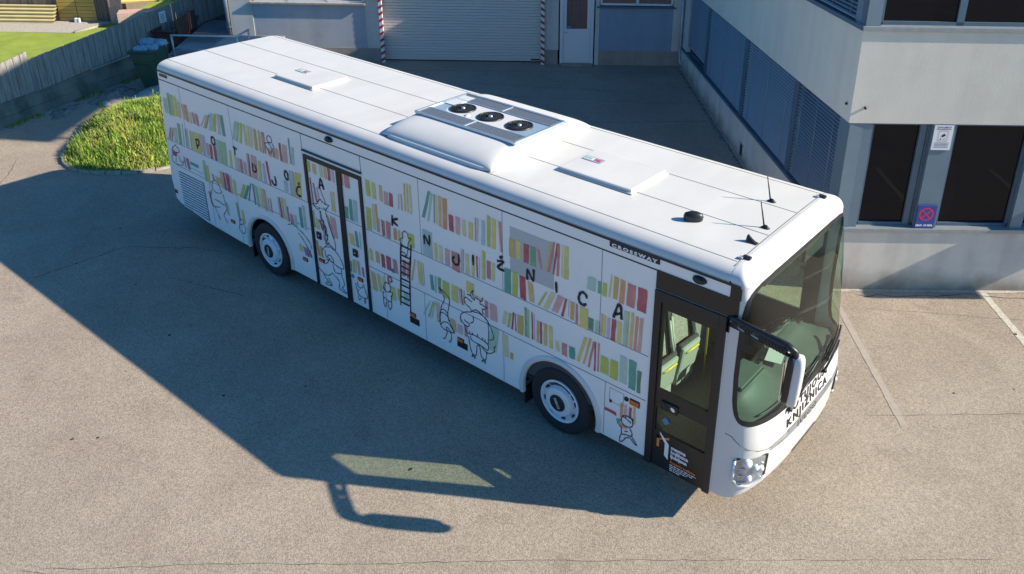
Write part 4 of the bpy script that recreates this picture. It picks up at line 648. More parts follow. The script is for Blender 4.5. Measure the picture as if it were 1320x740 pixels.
b=MB(); b.holes([(5.4,.66),(8.42,.66),(8.42,3.02),(5.4,3.02)],[[(7.35,1.45),(8.2,1.45),(8.2,2.62),(7.35,2.62)]],lambda x,z:(x,1.245,z),'lining'); b.poly([(5.41,-1.24,.66),(5.41,1.24,.66),(5.41,1.24,3.0),(5.41,-1.24,3.0)],'lining')
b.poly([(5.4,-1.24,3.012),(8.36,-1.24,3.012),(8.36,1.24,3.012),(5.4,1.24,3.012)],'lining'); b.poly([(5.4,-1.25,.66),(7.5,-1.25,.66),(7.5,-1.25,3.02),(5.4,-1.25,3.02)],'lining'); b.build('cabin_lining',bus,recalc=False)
b=MB()   # step well behind the door
b.box((8.0,-1.05,.36),(.75,.40,.03),'busfloor'); b.build('door_step',bus)
# seats by the door
def seat(cx,cy,rz=0):
    t=MB(); rt=Matrix.Rotation(rz,3,'Z')
    def P(v): return rt@Vector(v)+Vector((cx,cy,0))
    def bx(c,d,m,tilt=0,bev=.03):
        r=rt@Matrix.Rotation(tilt,3,'Y'); t.box(P(c),d,m,r,bev)
    bx((-.10,0,1.60),(.09,.42,.62),'seatdark',R(-9)); bx((-.045,0,1.56),(.03,.30,.46),'seatfab',R(-9),.012); bx((-.155,0,1.95),(.08,.34,.16),'seatdark',R(-9),.03)
    for s in (-1,1): t.tube([P((-.03,s*.215,1.78)),P((.02,s*.22,1.5)),P((.08,s*.22,1.28))],.02,'seatshell',8)
    o=t.build('passenger_seat',bus)
    t=MB()   # folded-up cushion with its pale shell and yellow grab bar
    bx((.08,0,1.20),(.06,.40,.44),'seatdark',R(8)); bx((.12,0,1.17),(.05,.38,.42),'seatshell',R(8),.04); bx((.02,0,.92),(.16,.36,.30),'seatshell',0,.04)
    t.tube([P((.155,-.13,1.30)),P((.18,-.12,1.31)),P((.18,.12,1.31)),P((.155,.13,1.30))],.014,'yellow',8)
    t.build('folding_cushion',o)
seat(7.30,-.74,R(-4)); seat(7.30,-.22,R(-4))
seat(5.9,.5,0)
# dashboard, driver place
b=MB(); P=[]
for i in range(41):
    y=-1.17+2.34*i/40; f=fy(y,1.40,-.05); hump=.10*math.exp(-((y-.60)/.36)**4)+.17*math.exp(-((y+.62)/.42)**6); dip=0; xb=8.16+.18*math.exp(-((y+.82)/.30)**4)
    row=[(f.x,f.y,1.385),(f.x-.05,y,1.40),(f.x*.6+xb*.4,y,1.36+.3*hump),(f.x*.35+xb*.65,y,1.37+hump*.8+dip),(f.x*.18+xb*.82,y,1.385+hump+dip),(xb+.02,y,1.36+hump*.9+dip),(xb-.02,y,1.30+hump*.5+dip),(xb+.02,y,1.12+dip),(xb+.06,y,.95),(xb+.10,y,.68)]
    P.append(row)
b.grid(P,'dash'); db=b.build('dashboard',bus)
b=MB(); b.box((8.22,.62,1.465),(.05,.50,.12),'dashdark',Matrix.Rotation(R(-35),3,'Y'),bev=.02); b.build('instrument_panel',db)
b=MB(); b.box((8.33,-.62,1.56),(.26,.52,.03),'dash',bev=.014); b.box((8.33,-.62,1.545),(.28,.54,.012),'dashdark'); b.box((8.25,-.62,1.579),(.03,.05,.008),'ink'); b.build('console_lid',db)
b=MB(); b.tube([fy(y,1.41,-.10) for y in [-1.05+2.1*i/30 for i in range(31)]],.010,'dashdark',6)
for y in (-.12,.02,.16,1.02): b.box((8.30,y,1.40),(.07,.10,.03),'dashdark',Matrix.Rotation(R(-20),3,'Y'),bev=.01)
b.build('air_vent',db)
b=MB(); b.box((8.40,.12,1.425),(.20,.28,.006),'signwhite',Matrix.Rotation(R(14),3,'Z')); b.build('paper_sheet',db)
b=MB(); b.box((8.22,.22,1.50),(.03,.16,.12),'ink',Matrix.Rotation(R(-20),3,'Y'),bev=.006); b.tube([(8.24,.22,1.38),(8.23,.22,1.46)],.012,'ink',6); b.build('display_screen',db)
b=MB(); pts=[]
for k in range(25):
    a=2*math.pi*k/24; v=Matrix.Rotation(R(-38),3,'Y')@Vector((.23*math.cos(a),.23*math.sin(a),0)); pts.append(v+Vector((8.12,.62,1.46)))
b.tube(pts,.016,'dashdark',8,False)
for k in (0,8,16): b.tube([Vector((8.12,.62,1.46)),pts[k]],.014,'dashdark',6)
b.tube([(8.12,.62,1.46),(8.3,.62,1.2)],.03,'dashdark',10); b.build('steering_wheel',bus)
b=MB(); b.box((7.55,.62,1.62),(.14,.50,.80),'seatdark',Matrix.Rotation(R(-8),3,'Y'),bev=.05); b.box((7.78,.62,1.16),(.48,.50,.14),'seatdark',bev=.05); b.box((7.72,.62,.88),(.3,.3,.42),'dashdark',bev=.03); b.build('driver_seat',bus)
b=MB(); b.box((7.32,.62,1.85),(.04,1.15,1.9),'interior',bev=.01); b.tube([(7.5,.08,.68),(7.5,.08,3.0)],.013,'yellow',8);  pass
b.build('cab_partition',bus)
b=MB(); b.box((8.33,.3,2.86),(.30,1.9,.20),'dashdark',bev=.04); b.box((8.40,.85,2.62),(.05,.55,.22),'dashdark',bev=.02); b.build('overhead_console',bus)
# --- roof equipment
b=MB(); P=[]; cx,hx,hy=3.86,1.02,1.05
for i in range(41):
    u=-math.cos(math.pi*i/40); row=[]
    for j in range(41):
        v=-math.cos(math.pi*j/40)
        hh=(1-abs(u)**9)**(1/3.2)*(1-abs(v)**2.7)**(1/2.0)
        row.append((cx+hx*u,hy*v,3.236+.205*hh+.0))
    P.append(row)
b.grid(P,'acwhite'); 
o=[]
for k in range(48):
    a=2*math.pi*k/48; c,s=math.cos(a),math.sin(a); o.append((math.copysign(abs(c)**.16,c),math.copysign(abs(s)**.22,s)))
b.grid([[(cx+(hx+w)*c,(hy+w)*s if abs(s)*(hy+w)<1.13 else math.copysign(1.13,s),z) for c,s in o+[o[0]]] for w,z in ((.022,3.20),(.022,3.250),(.012,3.262),(-.02,3.262))],'acwhite')
b.tube([(x,.62,3.238+.205*math.sqrt(1-(.62/1.05)**2.7)*(max(0,1-abs((x-3.86)/1.02)**9))**(1/3.2)) for x in [2.86+2.0*i/40 for i in range(41)]],.003,'seam',5)
ac=b.build('air_conditioner',bus)
b=MB(); b.box((3.88,0,3.424),(1.86,1.04,.03),'plate',bev=.004)
for y in (-.38,.38):
    b.box((3.88,y,3.444),(1.78,.22,.012),'mesh',bev=.003)
for (c,d) in (((3.88,-.515,3.443),(1.88,.028,.03)),((3.88,.515,3.443),(1.88,.028,.03)),((2.955,0,3.443),(.03,1.05,.03)),((4.805,0,3.443),(.03,1.05,.03)),((3.88,-.265,3.443),(1.8,.014,.02)),((3.88,.265,3.443),(1.8,.014,.02)),((3.88,-.39,3.452),(.03,.26,.012)),((3.88,.39,3.452),(.03,.26,.012))): b.box(c,d,'alu',bev=.004)
b.box((3.10,.22,3.446),(.22,.42,.01),'white')
b.lathe([(0,.448-.448+3.4435),(.045,3.4435),(.045,3.44)],'signwhite',(3.62,-.17,0),'z',20)
pn=b.build('condenser_panel',ac)
for fx in (3.38,3.91,4.44):
    b=MB(); b.lathe([(.190,3.44),(.190,3.456),(.175,3.462),(.166,3.456),(.166,3.43)],'black',(fx,-.0,0),'z',36); b.poly([(fx+.166*math.cos(a),.166*math.sin(a),3.441) for a in [k*math.pi/12 for k in range(24)]],'ink')
    for k in range(9):
        a=2*math.pi*k/9; r=Matrix.Rotation(a,3,'Z')@Matrix.Rotation(R(28),3,'X'); b.box(Vector((fx,0,3.450))+Matrix.Rotation(a,3,'Z')@Vector((.105,0,0)),(.11,.05,.004),'black',r)
    b.lathe([(0,3.470),(.022,3.470),(.03,3.465),(.03,3.44)],'alu',(fx,0,0),'z',20)
    for q in (.08,.11,.14): b.lathe([(q,3.461),(q+.004,3.464),(q+.008,3.461)],'dashdark',(fx,0,0),'z',30)
    b.build('cooling_fan',ac)
def hatch(x0,x1,y0,y1,hgt=.05):
    b=MB(); b.box(((x0+x1)/2,(y0+y1)/2,3.236+hgt/2),(x1-x0,y1-y0,hgt),'roofwhite',bev=.018); b.box(((x0+x1)/2,(y0+y1)/2,3.242),(x1-x0+.05,y1-y0+.05,.012),'roofwhite',bev=.004)
    o=b.build('roof_hatch',bus); cx,cy=x0+.20,(y0+y1)/2+.07
    b=MB(); z=3.2375+hgt
    b.tube([(cx-.13,cy-.07,z),(cx+.12,cy-.07,z)],.004,'seam',6)
    b.box((cx,cy,z),(.30,.13,.004),'plate',bev=.0015); b.box((cx-.03,cy+.0,z+.002),(.20,.08,.003),'signwhite'); b.box((cx-.07,cy-.012,z+.004),(.11,.02,.003),'wc_H'); b.box((cx-.07,cy+.016,z+.004),(.11,.014,.003),'wc_H'); b.box((cx+.07,cy,z+.004),(.10,.06,.008),'wc_d',bev=.003)
    b.build('emergency_handle',o)
hatch(5.49,6.59,-.45,.33); hatch(-.45,.55,-.50,.20)
for (x,y) in ((7.97,.45),(8.22,-.22)):
    b=MB(); b.lathe([(.0,3.268),(.014,3.266),(.024,3.25),(.038,3.234)],'black',(x,y,0),'z',18); o=b.build('antenna',bus)
    for v in o.data.vertices: v.co.x=x+(v.co.x-x)*1.5
    b=MB(); b.tube([(x-.02,y,3.265),(x-.085,y,3.53)],[.010,.006],'black',8); b.build('antenna_rod',o)
b=MB()
P=[]
for i in range(9):
    t=i/8; x=8.20+.13*t; h=.095*(1-t)**1.1*(1 if t>.0 else .7); P.append([(x,-.62-.03,3.236),(x,-.62-.018,3.236+h*.6),(x,-.62,3.236+h),(x,-.62+.018,3.236+h*.6),(x,-.62+.03,3.236)])
b.grid(P,'black'); b.poly(P[0],'black'); b.build('shark_fin_antenna',bus)
b=MB(); 
for i,(sx) in enumerate((1.,)):
    b.lathe([(.0,3.338),(.05,3.335),(.088,3.315),(.098,3.28),(.092,3.236)],'black',(7.51,-.57,0),'z',28)
o=b.build('roof_camera',bus)
for v in o.data.vertices: v.co.y=-.57+(v.co.y+.57)*.62; v.co.x=7.51+(v.co.x-7.51)*1.15
o.data.update()
for v in o.data.vertices:
    dx,dy=v.co.x-7.51,v.co.y+.57; a=R(30); v.co.x=7.51+dx*math.cos(a)-dy*math.sin(a); v.co.y=-.57+dx*math.sin(a)+dy*math.cos(a)
for (x,y) in ((8.38,.97),(8.38,-.96)):
    b=MB(); b.box((x,y,3.238),(.09,.05,.03),'black',bev=.008); b.box((x-.05,y-.03,3.236),(.04,.05,.02),'galv',bev=.004); b.build('roof_clip',bus)
# ------------------------------------------------------------------ yard frame: u along the office front, v away from the camera
TH=R(38.6); UX=Vector((math.cos(TH),math.sin(TH),0)); VX=Vector((-math.sin(TH),math.cos(TH),0))
RZ=Matrix.Rotation(TH,3,'Z')
def W(u,v,z=0.): return UX*u+VX*v+Vector((0,0,z))
class UB(MB):
    """builder in yard coordinates"""
    def bx(s,u0,u1,v0,v1,z0,z1,m,bev=0): return s.box(W((u0+u1)/2,(v0+v1)/2,(z0+z1)/2),(abs(u1-u0),abs(v1-v0),abs(z1-z0)),m,RZ,bev)
    def pl(s,pts,m): return s.poly([W(*p) for p in pts],m)
    def tb(s,pts,r,m,n=8): return s.tube([W(*p) for p in pts],r,m,n)
# ground sheet
b=MB(); b.poly([(-300,-300,0),(300,-300,0),(300,300,0),(-300,300,0)],'asphalt'); g=struct(b.build('yard_ground',recalc=False))
# cracks and joints in the asphalt
def crack(b,p0,p1,w=.012,seg=14,wob=.10,z=.004):
    p0=Vector(p0);p1=Vector(p1); d=(p1-p0); n=Vector((-d.y,d.x)).normalized(); pts=[];o=0
    for i in range(seg+1):
        o=o*.6+random.uniform(-wob,wob)*.5; pts.append(p0+d*i/seg+n*o*(0 if i in(0,seg) else 1))
    L=[];Q=[]
    for i,p in enumerate(pts):
        ww=w*random.uniform(.35,1.1)*(.3 if i in (0,seg) else 1); L.append((p+n*ww/2).to_3d()+Vector((0,0,z)));Q.append((p-n*ww/2).to_3d()+Vector((0,0,z)))
    k=len(pts); b.add(L+Q,[(i,i+1,k+i+1,k+i) for i in range(k-1)],'crack')
b=MB()
CR=[((-2.9,-2.4),(-1.9,-1.6)),((-1.9,-1.6),(-1.3,-1.4)),((-2.9,-2.4),(-3.0,-3.9)),((-3.2,-4.6),(-1.0,-5.4)),((8.2,4.2),(10.5,5.6)),((-8.6,-1.9),(-6.2,-3.5)),((9.2,1.6),(11.2,3.3)),((3.1,-6.6),(6.9,-4.2)),((6.9,-4.2),(10.6,-.9)),((-1.2,-2.4),(.2,-2.0)),((3.3,-6.4),(7.2,-3.1)),((7.2,-3.1),(11.2,.15))]
for a,c in CR: crack(b,a,c,w=(random.uniform(.010,.014) if a[0]<1 and a[1]>-6 else random.uniform(.004,.007)),seg=int(6+(Vector(a)-Vector(c)).length*6),wob=.05 if a[1]>-3 and a[0]<7 else .03)
for (a,c) in (((-1.5,9.0),(7.4,8.2)),((1.5,9.8),(6.2,9.1)),((2.5,6.5),(8.0,6.9)),((-1.0,10.9),(7.0,11.0)),((9.0,-1.40),(14.0,-1.42))): crack(b,W(*a).to_2d(),W(*c).to_2d(),.02,26,.12)
struct(b.build('ground_cracks',recalc=False))
# small litter and tar spots
b=MB()
for k in range(44):
    x=random.uniform(-4,11); y=random.uniform(-6,-1.6) if random.random()<.6 else random.uniform(1.6,5); r=random.uniform(.006,.028)
    b.poly([(x+r*random.uniform(.6,1.4)*math.cos(a),y+r*random.uniform(.6,1.4)*math.sin(a),.005) for a in [i*math.pi/4 for i in range(8)]],'crack')
struct(b.build('tar_spots',recalc=False))
# parking bay lines
b=UB()
def rag(u0,u1,v0,v1,m,n=40):
    L=[];Q=[]
    for i in range(n+1):
        v=v0+(v1-v0)*i/n; L.append(W(u0+random.uniform(-.006,.006),v,.004)); Q.append(W(u1+random.uniform(-.006,.006),v,.004))
    b.add(L+Q,[(i,i+1,n+2+i,n+1+i) for i in range(n)],m)
rag(11.14,11.26,-6.2,-1.30,'paint'); rag(13.7,13.82,-6.2,-1.30,'paint'); rag(8.57,8.67,-4.7,-1.35,'paintfaint'); 
struct(b.build('bay_lines',recalc=False))
b=UB(); n=40; L=[W(8.6+5.6*i/n,-1.245,.006) for i in range(n+1)]; Q=[W(8.6+5.6*i/n,-1.29-random.uniform(0,.05),.006) for i in range(n+1)]
b.add(L+Q,[(i,i+1,n+2+i,n+1+i) for i in range(n)],'paver'); struct(b.build('wall_foot_strip',recalc=False))

# ------------------------------------------------------------------ office building on the right
off=thing('office_building','pale rendered office with blue grey window bands behind the front of the bus','building',W(12,3,0))
KU,KV=8.51,-1.24; CU,CV=7.852,10.068
dL=Vector((CU-KU,CV-KV)).normalized(); nL=Vector((-dL.y,dL.x))            # outward (courtyard side)
if nL.x>0: nL=-nL
def Lp(s,o,z): return W(KU+dL.x*s+nL.x*o,KV+dL.y*s+nL.y*o,z-.042*s if z>.3 else z)
def lbox(b,s0,s1,o0,o1,z0,z1,m):
    vs=[Lp(s,o,z) for z in (z0,z1) for (s,o) in ((s0,o0),(s1,o0),(s1,o1),(s0,o1))]
    b.add(vs,[(0,3,2,1),(4,5,6,7),(0,1,5,4),(1,2,6,5),(2,3,7,6),(3,0,4,7)],m)
SE=13.0; UE=26.
# plinth
b=UB(); b.bx(KU+.0,UE,KV,KV+.30,0,1.105,'renderlow'); lbox(b,0,SE,0,-.30,0,1.105,'renderlow'); b.build('plinth_wall',off)
# spandrel
b=UB(); b.bx(KU,UE,KV,KV+.35,2.985,4.44,'render'); lbox(b,0,SE,0,-.35,2.985,4.44,'render'); 
b.bx(KU+.35,UE,KV+.35,KV+.40,2.985,3.10,'render')
b.build('spandrel_wall',off)
b=UB(); b.bx(KU-.05,UE,KV-.045,KV+.26,1.108,1.172,'sill',.004); lbox(b,-.02,SE,.03,-.26,1.108,1.172,'steelblue'); b.build('lower_sill',off)
b=UB(); b.bx(KU-.02,UE,KV-.035,KV+.30,4.443,4.51,'sill',.004); lbox(b,0,SE,.03,-.30,4.443,4.51,'steelblue'); b.build('upper_sill',off)
# upper storey and roof
b=UB(); b.bx(KU,UE,KV,KV+.35,5.75,6.45,'render'); lbox(b,0,SE,0,-.35,5.75,6.85,'render'); b.bx(KU+.2,UE,KV+.3,12.4,6.1,6.2,'renderwhite'); b.build('parapet',off)
b=UB(); b.bx(8.9,25.8,-.45,12.0,2.98,3.05,'interior'); b.bx(8.9,25.8,-.45,12.,0.02,.10,'busfloor'); b.bx(8.9,25.8,3.6,3.7,.1,6.0,'dashdark'); b.build('floor_slab',off)
# unseen screen on posts, added only to shade the fence and loading deck
b=UB(); b.bx(10.0,10.12,2.75,9.75,10.70,12.90,'sill')
b.bx(10.0,10.12,5.7,9.80,9.05,10.70,'sill')
for v in (3.0,5.2,7.4,9.5): b.bx(10.02,10.1,v,v+.1,6.2,11.2,'sill'); b.bx(11.6,11.68,v,v+.1,6.2,6.3,'sill')
b.build('added_shade_screen',off)
# front face columns / panels
def fcol(u0,u1,z0,z1,m='steelpanel',rec=.022): 
    b=UB(); b.bx(u0,u1,KV+rec,KV+.24,z0,z1,m); return b.build('column_panel',off)
for z0,z1 in ((1.174,2.984),(4.512,5.749)):
    fcol(KU+.01,8.90,z0,z1) if z0<2 else fcol(KU+.01,8.76,z0,z1,'steelblue')
    if z0<2: fcol(9.85,10.205,z0,z1); fcol(11.43,11.62,z0,z1)
def fwin(u0,u1,z0,z1,mull=()):
    b=UB(); fwid=.055
    for (a,c,d,e) in ((u0,u1,z0,z0+fwid),(u0,u1,z1-fwid,z1),(u0,u0+fwid,z0,z1),(u1-fwid,u1,z0,z1)): b.bx(a,c,KV+.10,KV+.17,d,e,'steelblue')
    for mu in mull: b.bx(mu-.05,mu+.05,KV+.09,KV+.17,z0,z1,'steelblue')
    o=b.build('window',off); b=UB(); b.pl([(u0,KV+.14,z0),(u1,KV+.14,z0),(u1,KV+.14,z1),(u0,KV+.14,z1)],'darkglass'); b.build('pane',o)
fwin(8.90,9.85,1.172,2.985,(9.73,)); fwin(10.205,11.43,1.172,2.985); fwin(11.62,12.9,1.172,2.985); fcol(12.9,13.1,1.174,2.984); fwin(13.1,14.0,1.172,2.985)
fwin(8.76,9.97,4.51,5.75); fwin(9.97,11.4,4.51,5.75); fwin(11.4,14,4.51,5.75,(12.6,))
b=UB(); b.bx(14.0,UE,KV+.03,KV+.24,1.174,2.984,'steelpanel'); b.bx(14.0,UE,KV+.03,KV+.24,4.512,5.749,'steelpanel'); b.build('end_cladding',off)
b=UB(); b.bx(14.15,15.95,KV-.86,KV-.002,2.90,3.02,'sill',.01); b.build('entrance_canopy',off)
b=UB(); b.tb([(8.72,KV-.035,3.24),(8.72,KV+.03,3.24)],.022,'black'); b.tb([(8.72,KV-.04,3.24),(8.72,KV-.030,3.24)],.013,'ink'); b.build('overflow_spout',off)
b=UB(); 
p=Lp(.18,.0,3.25); q=Lp(.18,.03,3.25); b.tube([p,q],.022,'black'); b.build('overflow_spout',off)
# courtyard face: corner post, mullions, blinds
def lcol(s0,s1,z0,z1,m='steelblue',o0=-.022): b=UB(); lbox(b,s0,s1,o0,-.24,z0,z1,m); return b.build('column_panel',off)
segs=[(.42,2.48),(2.70,5.95),(6.20,9.72),(9.95,12.25)]
for z0,z1 in ((1.174,2.984),(4.512,5.749)):
    lcol(.004,.42,z0,z1,'steelpanel'); lcol(2.48,2.70,z0,z1); lcol(5.95,6.20,z0,z1); lcol(9.72,9.95,z0,z1); lcol(12.25,SE,z0,z1,'renderwhite')
    for k,(s0,s1) in enumerate(segs):
        b=UB(); 
        for (a,c,d,e) in ((s0,s1,z0,z0+.05),(s0,s1,z1-.05,z1),(s0,s0+.05,z0,z1),(s1-.05,s1,z0,z1)): lbox(b,a,c,-.12,-.18,d,e,'steelblue')
        wo=b.build('window',off); b=UB(); b.poly([Lp(s0,-.15,z0),Lp(s1,-.15,z0),Lp(s1,-.15,z1),Lp(s0,-.15,z1)],'darkglass'); b.build('pane',wo)
        b=UB(); n=int((z1-z0)/.064); open_=(k==0 and z0<2); zb=z0+(.22 if (k==3 and z0<2) else .04)
        for i in range(n):
            z=z1-.03-i*.064
            if z<zb: break
            t=.012 if open_ else .020; dd=.030 if open_ else .028
            vs=[Lp(s0+.03,-.055+dd,z-t/2),Lp(s1-.03,-.055+dd,z-t/2),Lp(s1-.03,-.055-.002,z+t*.15),Lp(s0+.03,-.055-.002,z+t*.15),Lp(s1-.03,-.055-dd*.5,z+t/2),Lp(s0+.03,-.055-dd*.5,z+t/2)]
            b.add(vs,[(0,1,2,3),(3,2,4,5)],'blind',True)
        for f_ in (.12,.5,.88):
            s=s0+(s1-s0)*f_; b.tube([Lp(s,-.030,zb),Lp(s,-.030,z1-.02)],.005,'sill',5)
        b.tube([Lp(s0+.03,-.05,zb-.01),Lp(s1-.03,-.05,zb-.01)],.014,'blind',6)
        b.build('venetian_blind',wo,recalc=False)
b=UB(); lbox(b,5.45,5.68,.012,-.01,.34,.66,'galv'); lbox(b,5.48,5.65,.018,.010,.37,.63,'black'); b.build('wall_vent',off)
b=UB(); lbox(b,0,SE,.035,-.01,.0,.045,'plinth'); b.build('foot_skirting',off)
# signs on the column between the office windows
b=UB(); b.bx(9.862,10.162,KV+.004,KV+.018,2.55,2.972,'signwhite',.002)
def uv_text(b,t,u,z,size,m,v,bold=0.,align='CENTER'):
    vs,fs=text_mesh(t,size,bold,align); b.add([W(u+p.x,v,z+p.y) for p in vs],fs,m)
vv=KV+.002
uv_text(b,'POZOR, OBJEKT JE',10.012,2.925,.026,'ink',vv,.001); uv_text(b,'VIDEO NADZOROVAN',10.012,2.895,.022,'ink',vv,.001)
def frame(b,u0,u1,z0,z1,w,m,v):
    for (a,c,d,e) in ((u0,u1,z0,z0+w),(u0,u1,z1-w,z1),(u0,u0+w,z0+w,z1-w),(u1-w,u1,z0+w,z1-w)): b.pl([(a,v,d),(c,v,d),(c,v,e),(a,v,e)],m)
frame(b,9.94,10.09,2.70,2.875,.006,'signred',vv)
b.pl([(9.985,vv,2.79),(10.03,vv,2.83),(10.06,vv,2.80),(10.015,vv,2.765)],'ink'); b.pl([(9.965,vv,2.73),(9.995,vv,2.75),(9.99,vv,2.72)],'ink'); b.pl([(10.03,vv,2.74),(10.055,vv,2.75),(10.04,vv,2.72)],'ink')
for i in range(4): b.pl([(9.90,vv,2.668-.024*i),(10.125,vv,2.668-.024*i),(10.125,vv,2.676-.024*i),(9.90,vv,2.676-.024*i)],'seam')
o=b.build('notice_sign',recalc=False); tag(o,'white camera surveillance notice with red framed drawing at the top of the office column','sign')
b=UB(); b.bx(9.845,10.16,KV-.012,KV+.012,1.176,1.585,'signblue',.003); vv=KV-.0145
b.pl([(9.85,vv+.001,1.181),(10.155,vv+.001,1.181),(10.155,vv+.001,1.58),(9.85,vv+.001,1.58)],'signblue')
cu,cz,ro,ri=10.0,1.43,.118,.095
for k in range(32):
    a,c=2*math.pi*k/32,2*math.pi*(k+1)/32; b.pl([(cu+ri*math.cos(a),vv,cz+ri*math.sin(a)),(cu+ro*math.cos(a),vv,cz+ro*math.sin(a)),(cu+ro*math.cos(c),vv,cz+ro*math.sin(c)),(cu+ri*math.cos(c),vv,cz+ri*math.sin(c))],'signred')
for sg in (1,-1):
    d=Vector((1,sg)).normalized(); n=Vector((-d.y,d.x))*.010; A=-d*ri;B_=d*ri
    b.pl([(cu+(A-n).x,vv-.0004,cz+(A-n).y),(cu+(B_-n).x,vv-.0004,cz+(B_-n).y),(cu+(B_+n).x,vv-.0004,cz+(B_+n).y),(cu+(A+n).x,vv-.0004,cz+(A+n).y)],'signred')
uv_text(b,'MAX. 10 MIN.',10.0,1.215,.047,'white_text',vv,.0022)
o=b.build('no_stopping_sign',recalc=False); tag(o,'small dark blue no stopping sign with a red crossed circle above the office sill','sign')

# ------------------------------------------------------------------ workshop building at the back
VB=11.75
ws_=thing('workshop_building','low workshop with cream roller door and blue grey wall panels behind the bus','building',W(0,14,0))
def wall(u0,u1,z0,z1,m,dv=0.,th=.25): b=UB(); b.bx(u0,u1,VB+dv,VB+dv+th,z0,z1,m); return b
H=3.12
b=wall(-5.80,-5.12,0,H,'renderwhite'); b.bx(-1.76,-1.30,.45,.45+.001,0,0,'renderwhite') if False else None
b.bx(-5.80,-5.12,VB-.012,VB+.0,.0,.0,'renderwhite') if False else None
b.build('end_wall_pier',ws_)
b=wall(-1.76,-1.34,.43,H,'renderwhite'); b.build('wall_pier',ws_)
b=wall(-5.12,-1.76,.43,1.74,'greyblue',.02); b.build('blue_wall_panel',ws_)
b=wall(-5.12,-1.34,0,.43,'plinth',.01); b.build('plinth',ws_)
b=wall(-5.12,-1.76,2.9,H,'renderwhite',.02); b.build('upper_wall',ws_)
b=wall(-1.34,3.60,2.95,H,'renderwhite'); b.build('door_lintel',ws_)
b=wall(3.60,4.02,.46,H,'renderwhite'); b.build('wall_pier',ws_); b=wall(3.60,4.00,0,.46,'plinth',-.01); b.build('plinth',ws_)
b=wall(4.02,5.12,2.6,H,'renderwhite'); b.build('door_lintel',ws_)
b=wall(5.12,5.24,0,H,'renderwhite'); b.build('wall_pier',ws_)
b=wall(5.24,7.46,.46,1.76,'bluerender',.02); b.build('blue_wall_panel',ws_); b=wall(5.24,7.95,0,.46,'plinth',.01); b.build('plinth',ws_)
b=wall(7.46,8.2,.46,H,'renderwhite'); b.build('wall_pier',ws_); b=wall(5.24,7.46,2.95,H,'renderwhite',.02); b.build('upper_wall',ws_)
b=UB(); b.bx(-5.80,-5.55,VB+.25,24,0,H,'renderwhite'); b.bx(-5.8,8.2,VB-.15,24,H,H+.18,'sill'); b.bx(-1.3,8,VB+.7,VB+.75,0,H,'dashdark'); b.bx(-5.8,7.4,23.8,24,0,H,'renderwhite'); b.build('roof_and_sides',ws_)
b=UB(); b.bx(-5.16,-1.74,VB-.07,VB+.10,1.742,1.80,'yslab' if False else 'kerb',.004); b.build('left_sill',ws_)
def win(u0,u1,z0,z1,ms,label=None):
    b=UB()
    for (a,c,d,e) in ((u0,u1,z0,z0+.06),(u0,u1,z1-.06,z1),(u0,u0+.06,z0,z1),(u1-.06,u1,z0,z1)): b.bx(a,c,VB+.03,VB+.09,d,e,'pvc')
    for m_ in ms: b.bx(m_-.04,m_+.04,VB+.03,VB+.09,z0,z1,'pvc')
    o=b.build('window',ws_); b=UB(); b.pl([(u0,VB+.07,z0),(u1,VB+.07,z0),(u1,VB+.07,z1),(u0,VB+.07,z1)],'darkglass'); b.build('pane',o)
    b=UB(); n=60; vs=[]; 
    for i in range(n+1):
        u=u0+.05+(u1-u0-.1)*i/n; v=VB+.064+.0*math.sin(i*1.3)
        vs+= [W(u,v,z0+.06),W(u,v,z1-.06)]
    b.add(vs,[(2*i,2*i+2,2*i+3,2*i+1) for i in range(n)],'curtain') ; b.build('curtain',o,recalc=False)
win(-5.10,-1.78,1.80,2.9,(-4.08,-2.90)); win(5.26,7.44,1.84,2.95,(6.37,))
b=UB(); b.bx(5.16,7.52,VB-.05,VB+.10,1.765,1.82,'steelblue',.004); b.build('right_sill',ws_)
# roller door
b=UB(); n=34; prof_=[]
for i in range(n):
    z=.02+i*.088; prof_+=[(VB+.245,z),(VB+.222,z+.010),(VB+.222,z+.078),(VB+.245,z+.087)]
b.grid([[W(u,v,z) for (v,z) in prof_] for u in (-1.34,3.60)],'garage',smooth=False); b.bx(3.18,3.45,VB+.20,VB+.224,.06,.10,'black'); b.bx(-1.34,3.6,VB+.20,VB+.24,.0,.03,'black'); b.build('roller_door',ws_)
b=UB(); b.bx(-1.345,-1.30,VB+.05,VB+.24,0,2.95,'sill'); b.bx(3.56,3.605,VB+.05,VB+.24,0,2.95,'sill'); b.build('door_track',ws_)
# red and white warning posts
for u in (-1.30,3.545):
    b=UB(); n=26; hh=2.6/n
    b.bx(u-.055,u+.055,VB-.075,VB+.02,0,3.0,'whitepaint',.01)
    for i in range(15):
        z=.03+i*.2; sg=1 if u<0 else -1
        L_=[(u-.056*sg,VB-.0775,z),(u+.056*sg,VB-.0775,z+.07),(u+.056*sg,VB-.0775,z+.155),(u-.056*sg,VB-.0775,z+.085)]; b.pl(L_,'redpaint')
        b.pl([(u+.0575,VB-.077,z+.07 if sg>0 else z),(u+.0575,VB+.018,z+.07 if sg>0 else z),(u+.0575,VB+.018,z+.155 if sg>0 else z+.085),(u+.0575,VB-.077,z+.155 if sg>0 else z+.085)],'redpaint')
        b.pl([(u-.0575,VB-.077,z if sg>0 else z+.07),(u-.0575,VB+.018,z if sg>0 else z+.07),(u-.0575,VB+.018,z+.085 if sg>0 else z+.155),(u-.0575,VB-.077,z+.085 if sg>0 else z+.155)],'redpaint')
    o=b.build('warning_post',recalc=False); tag(o,'red and white striped guard post at the %s edge of the cream roller door'%('left' if u<0 else 'right'),'post','striped posts beside the roller door')
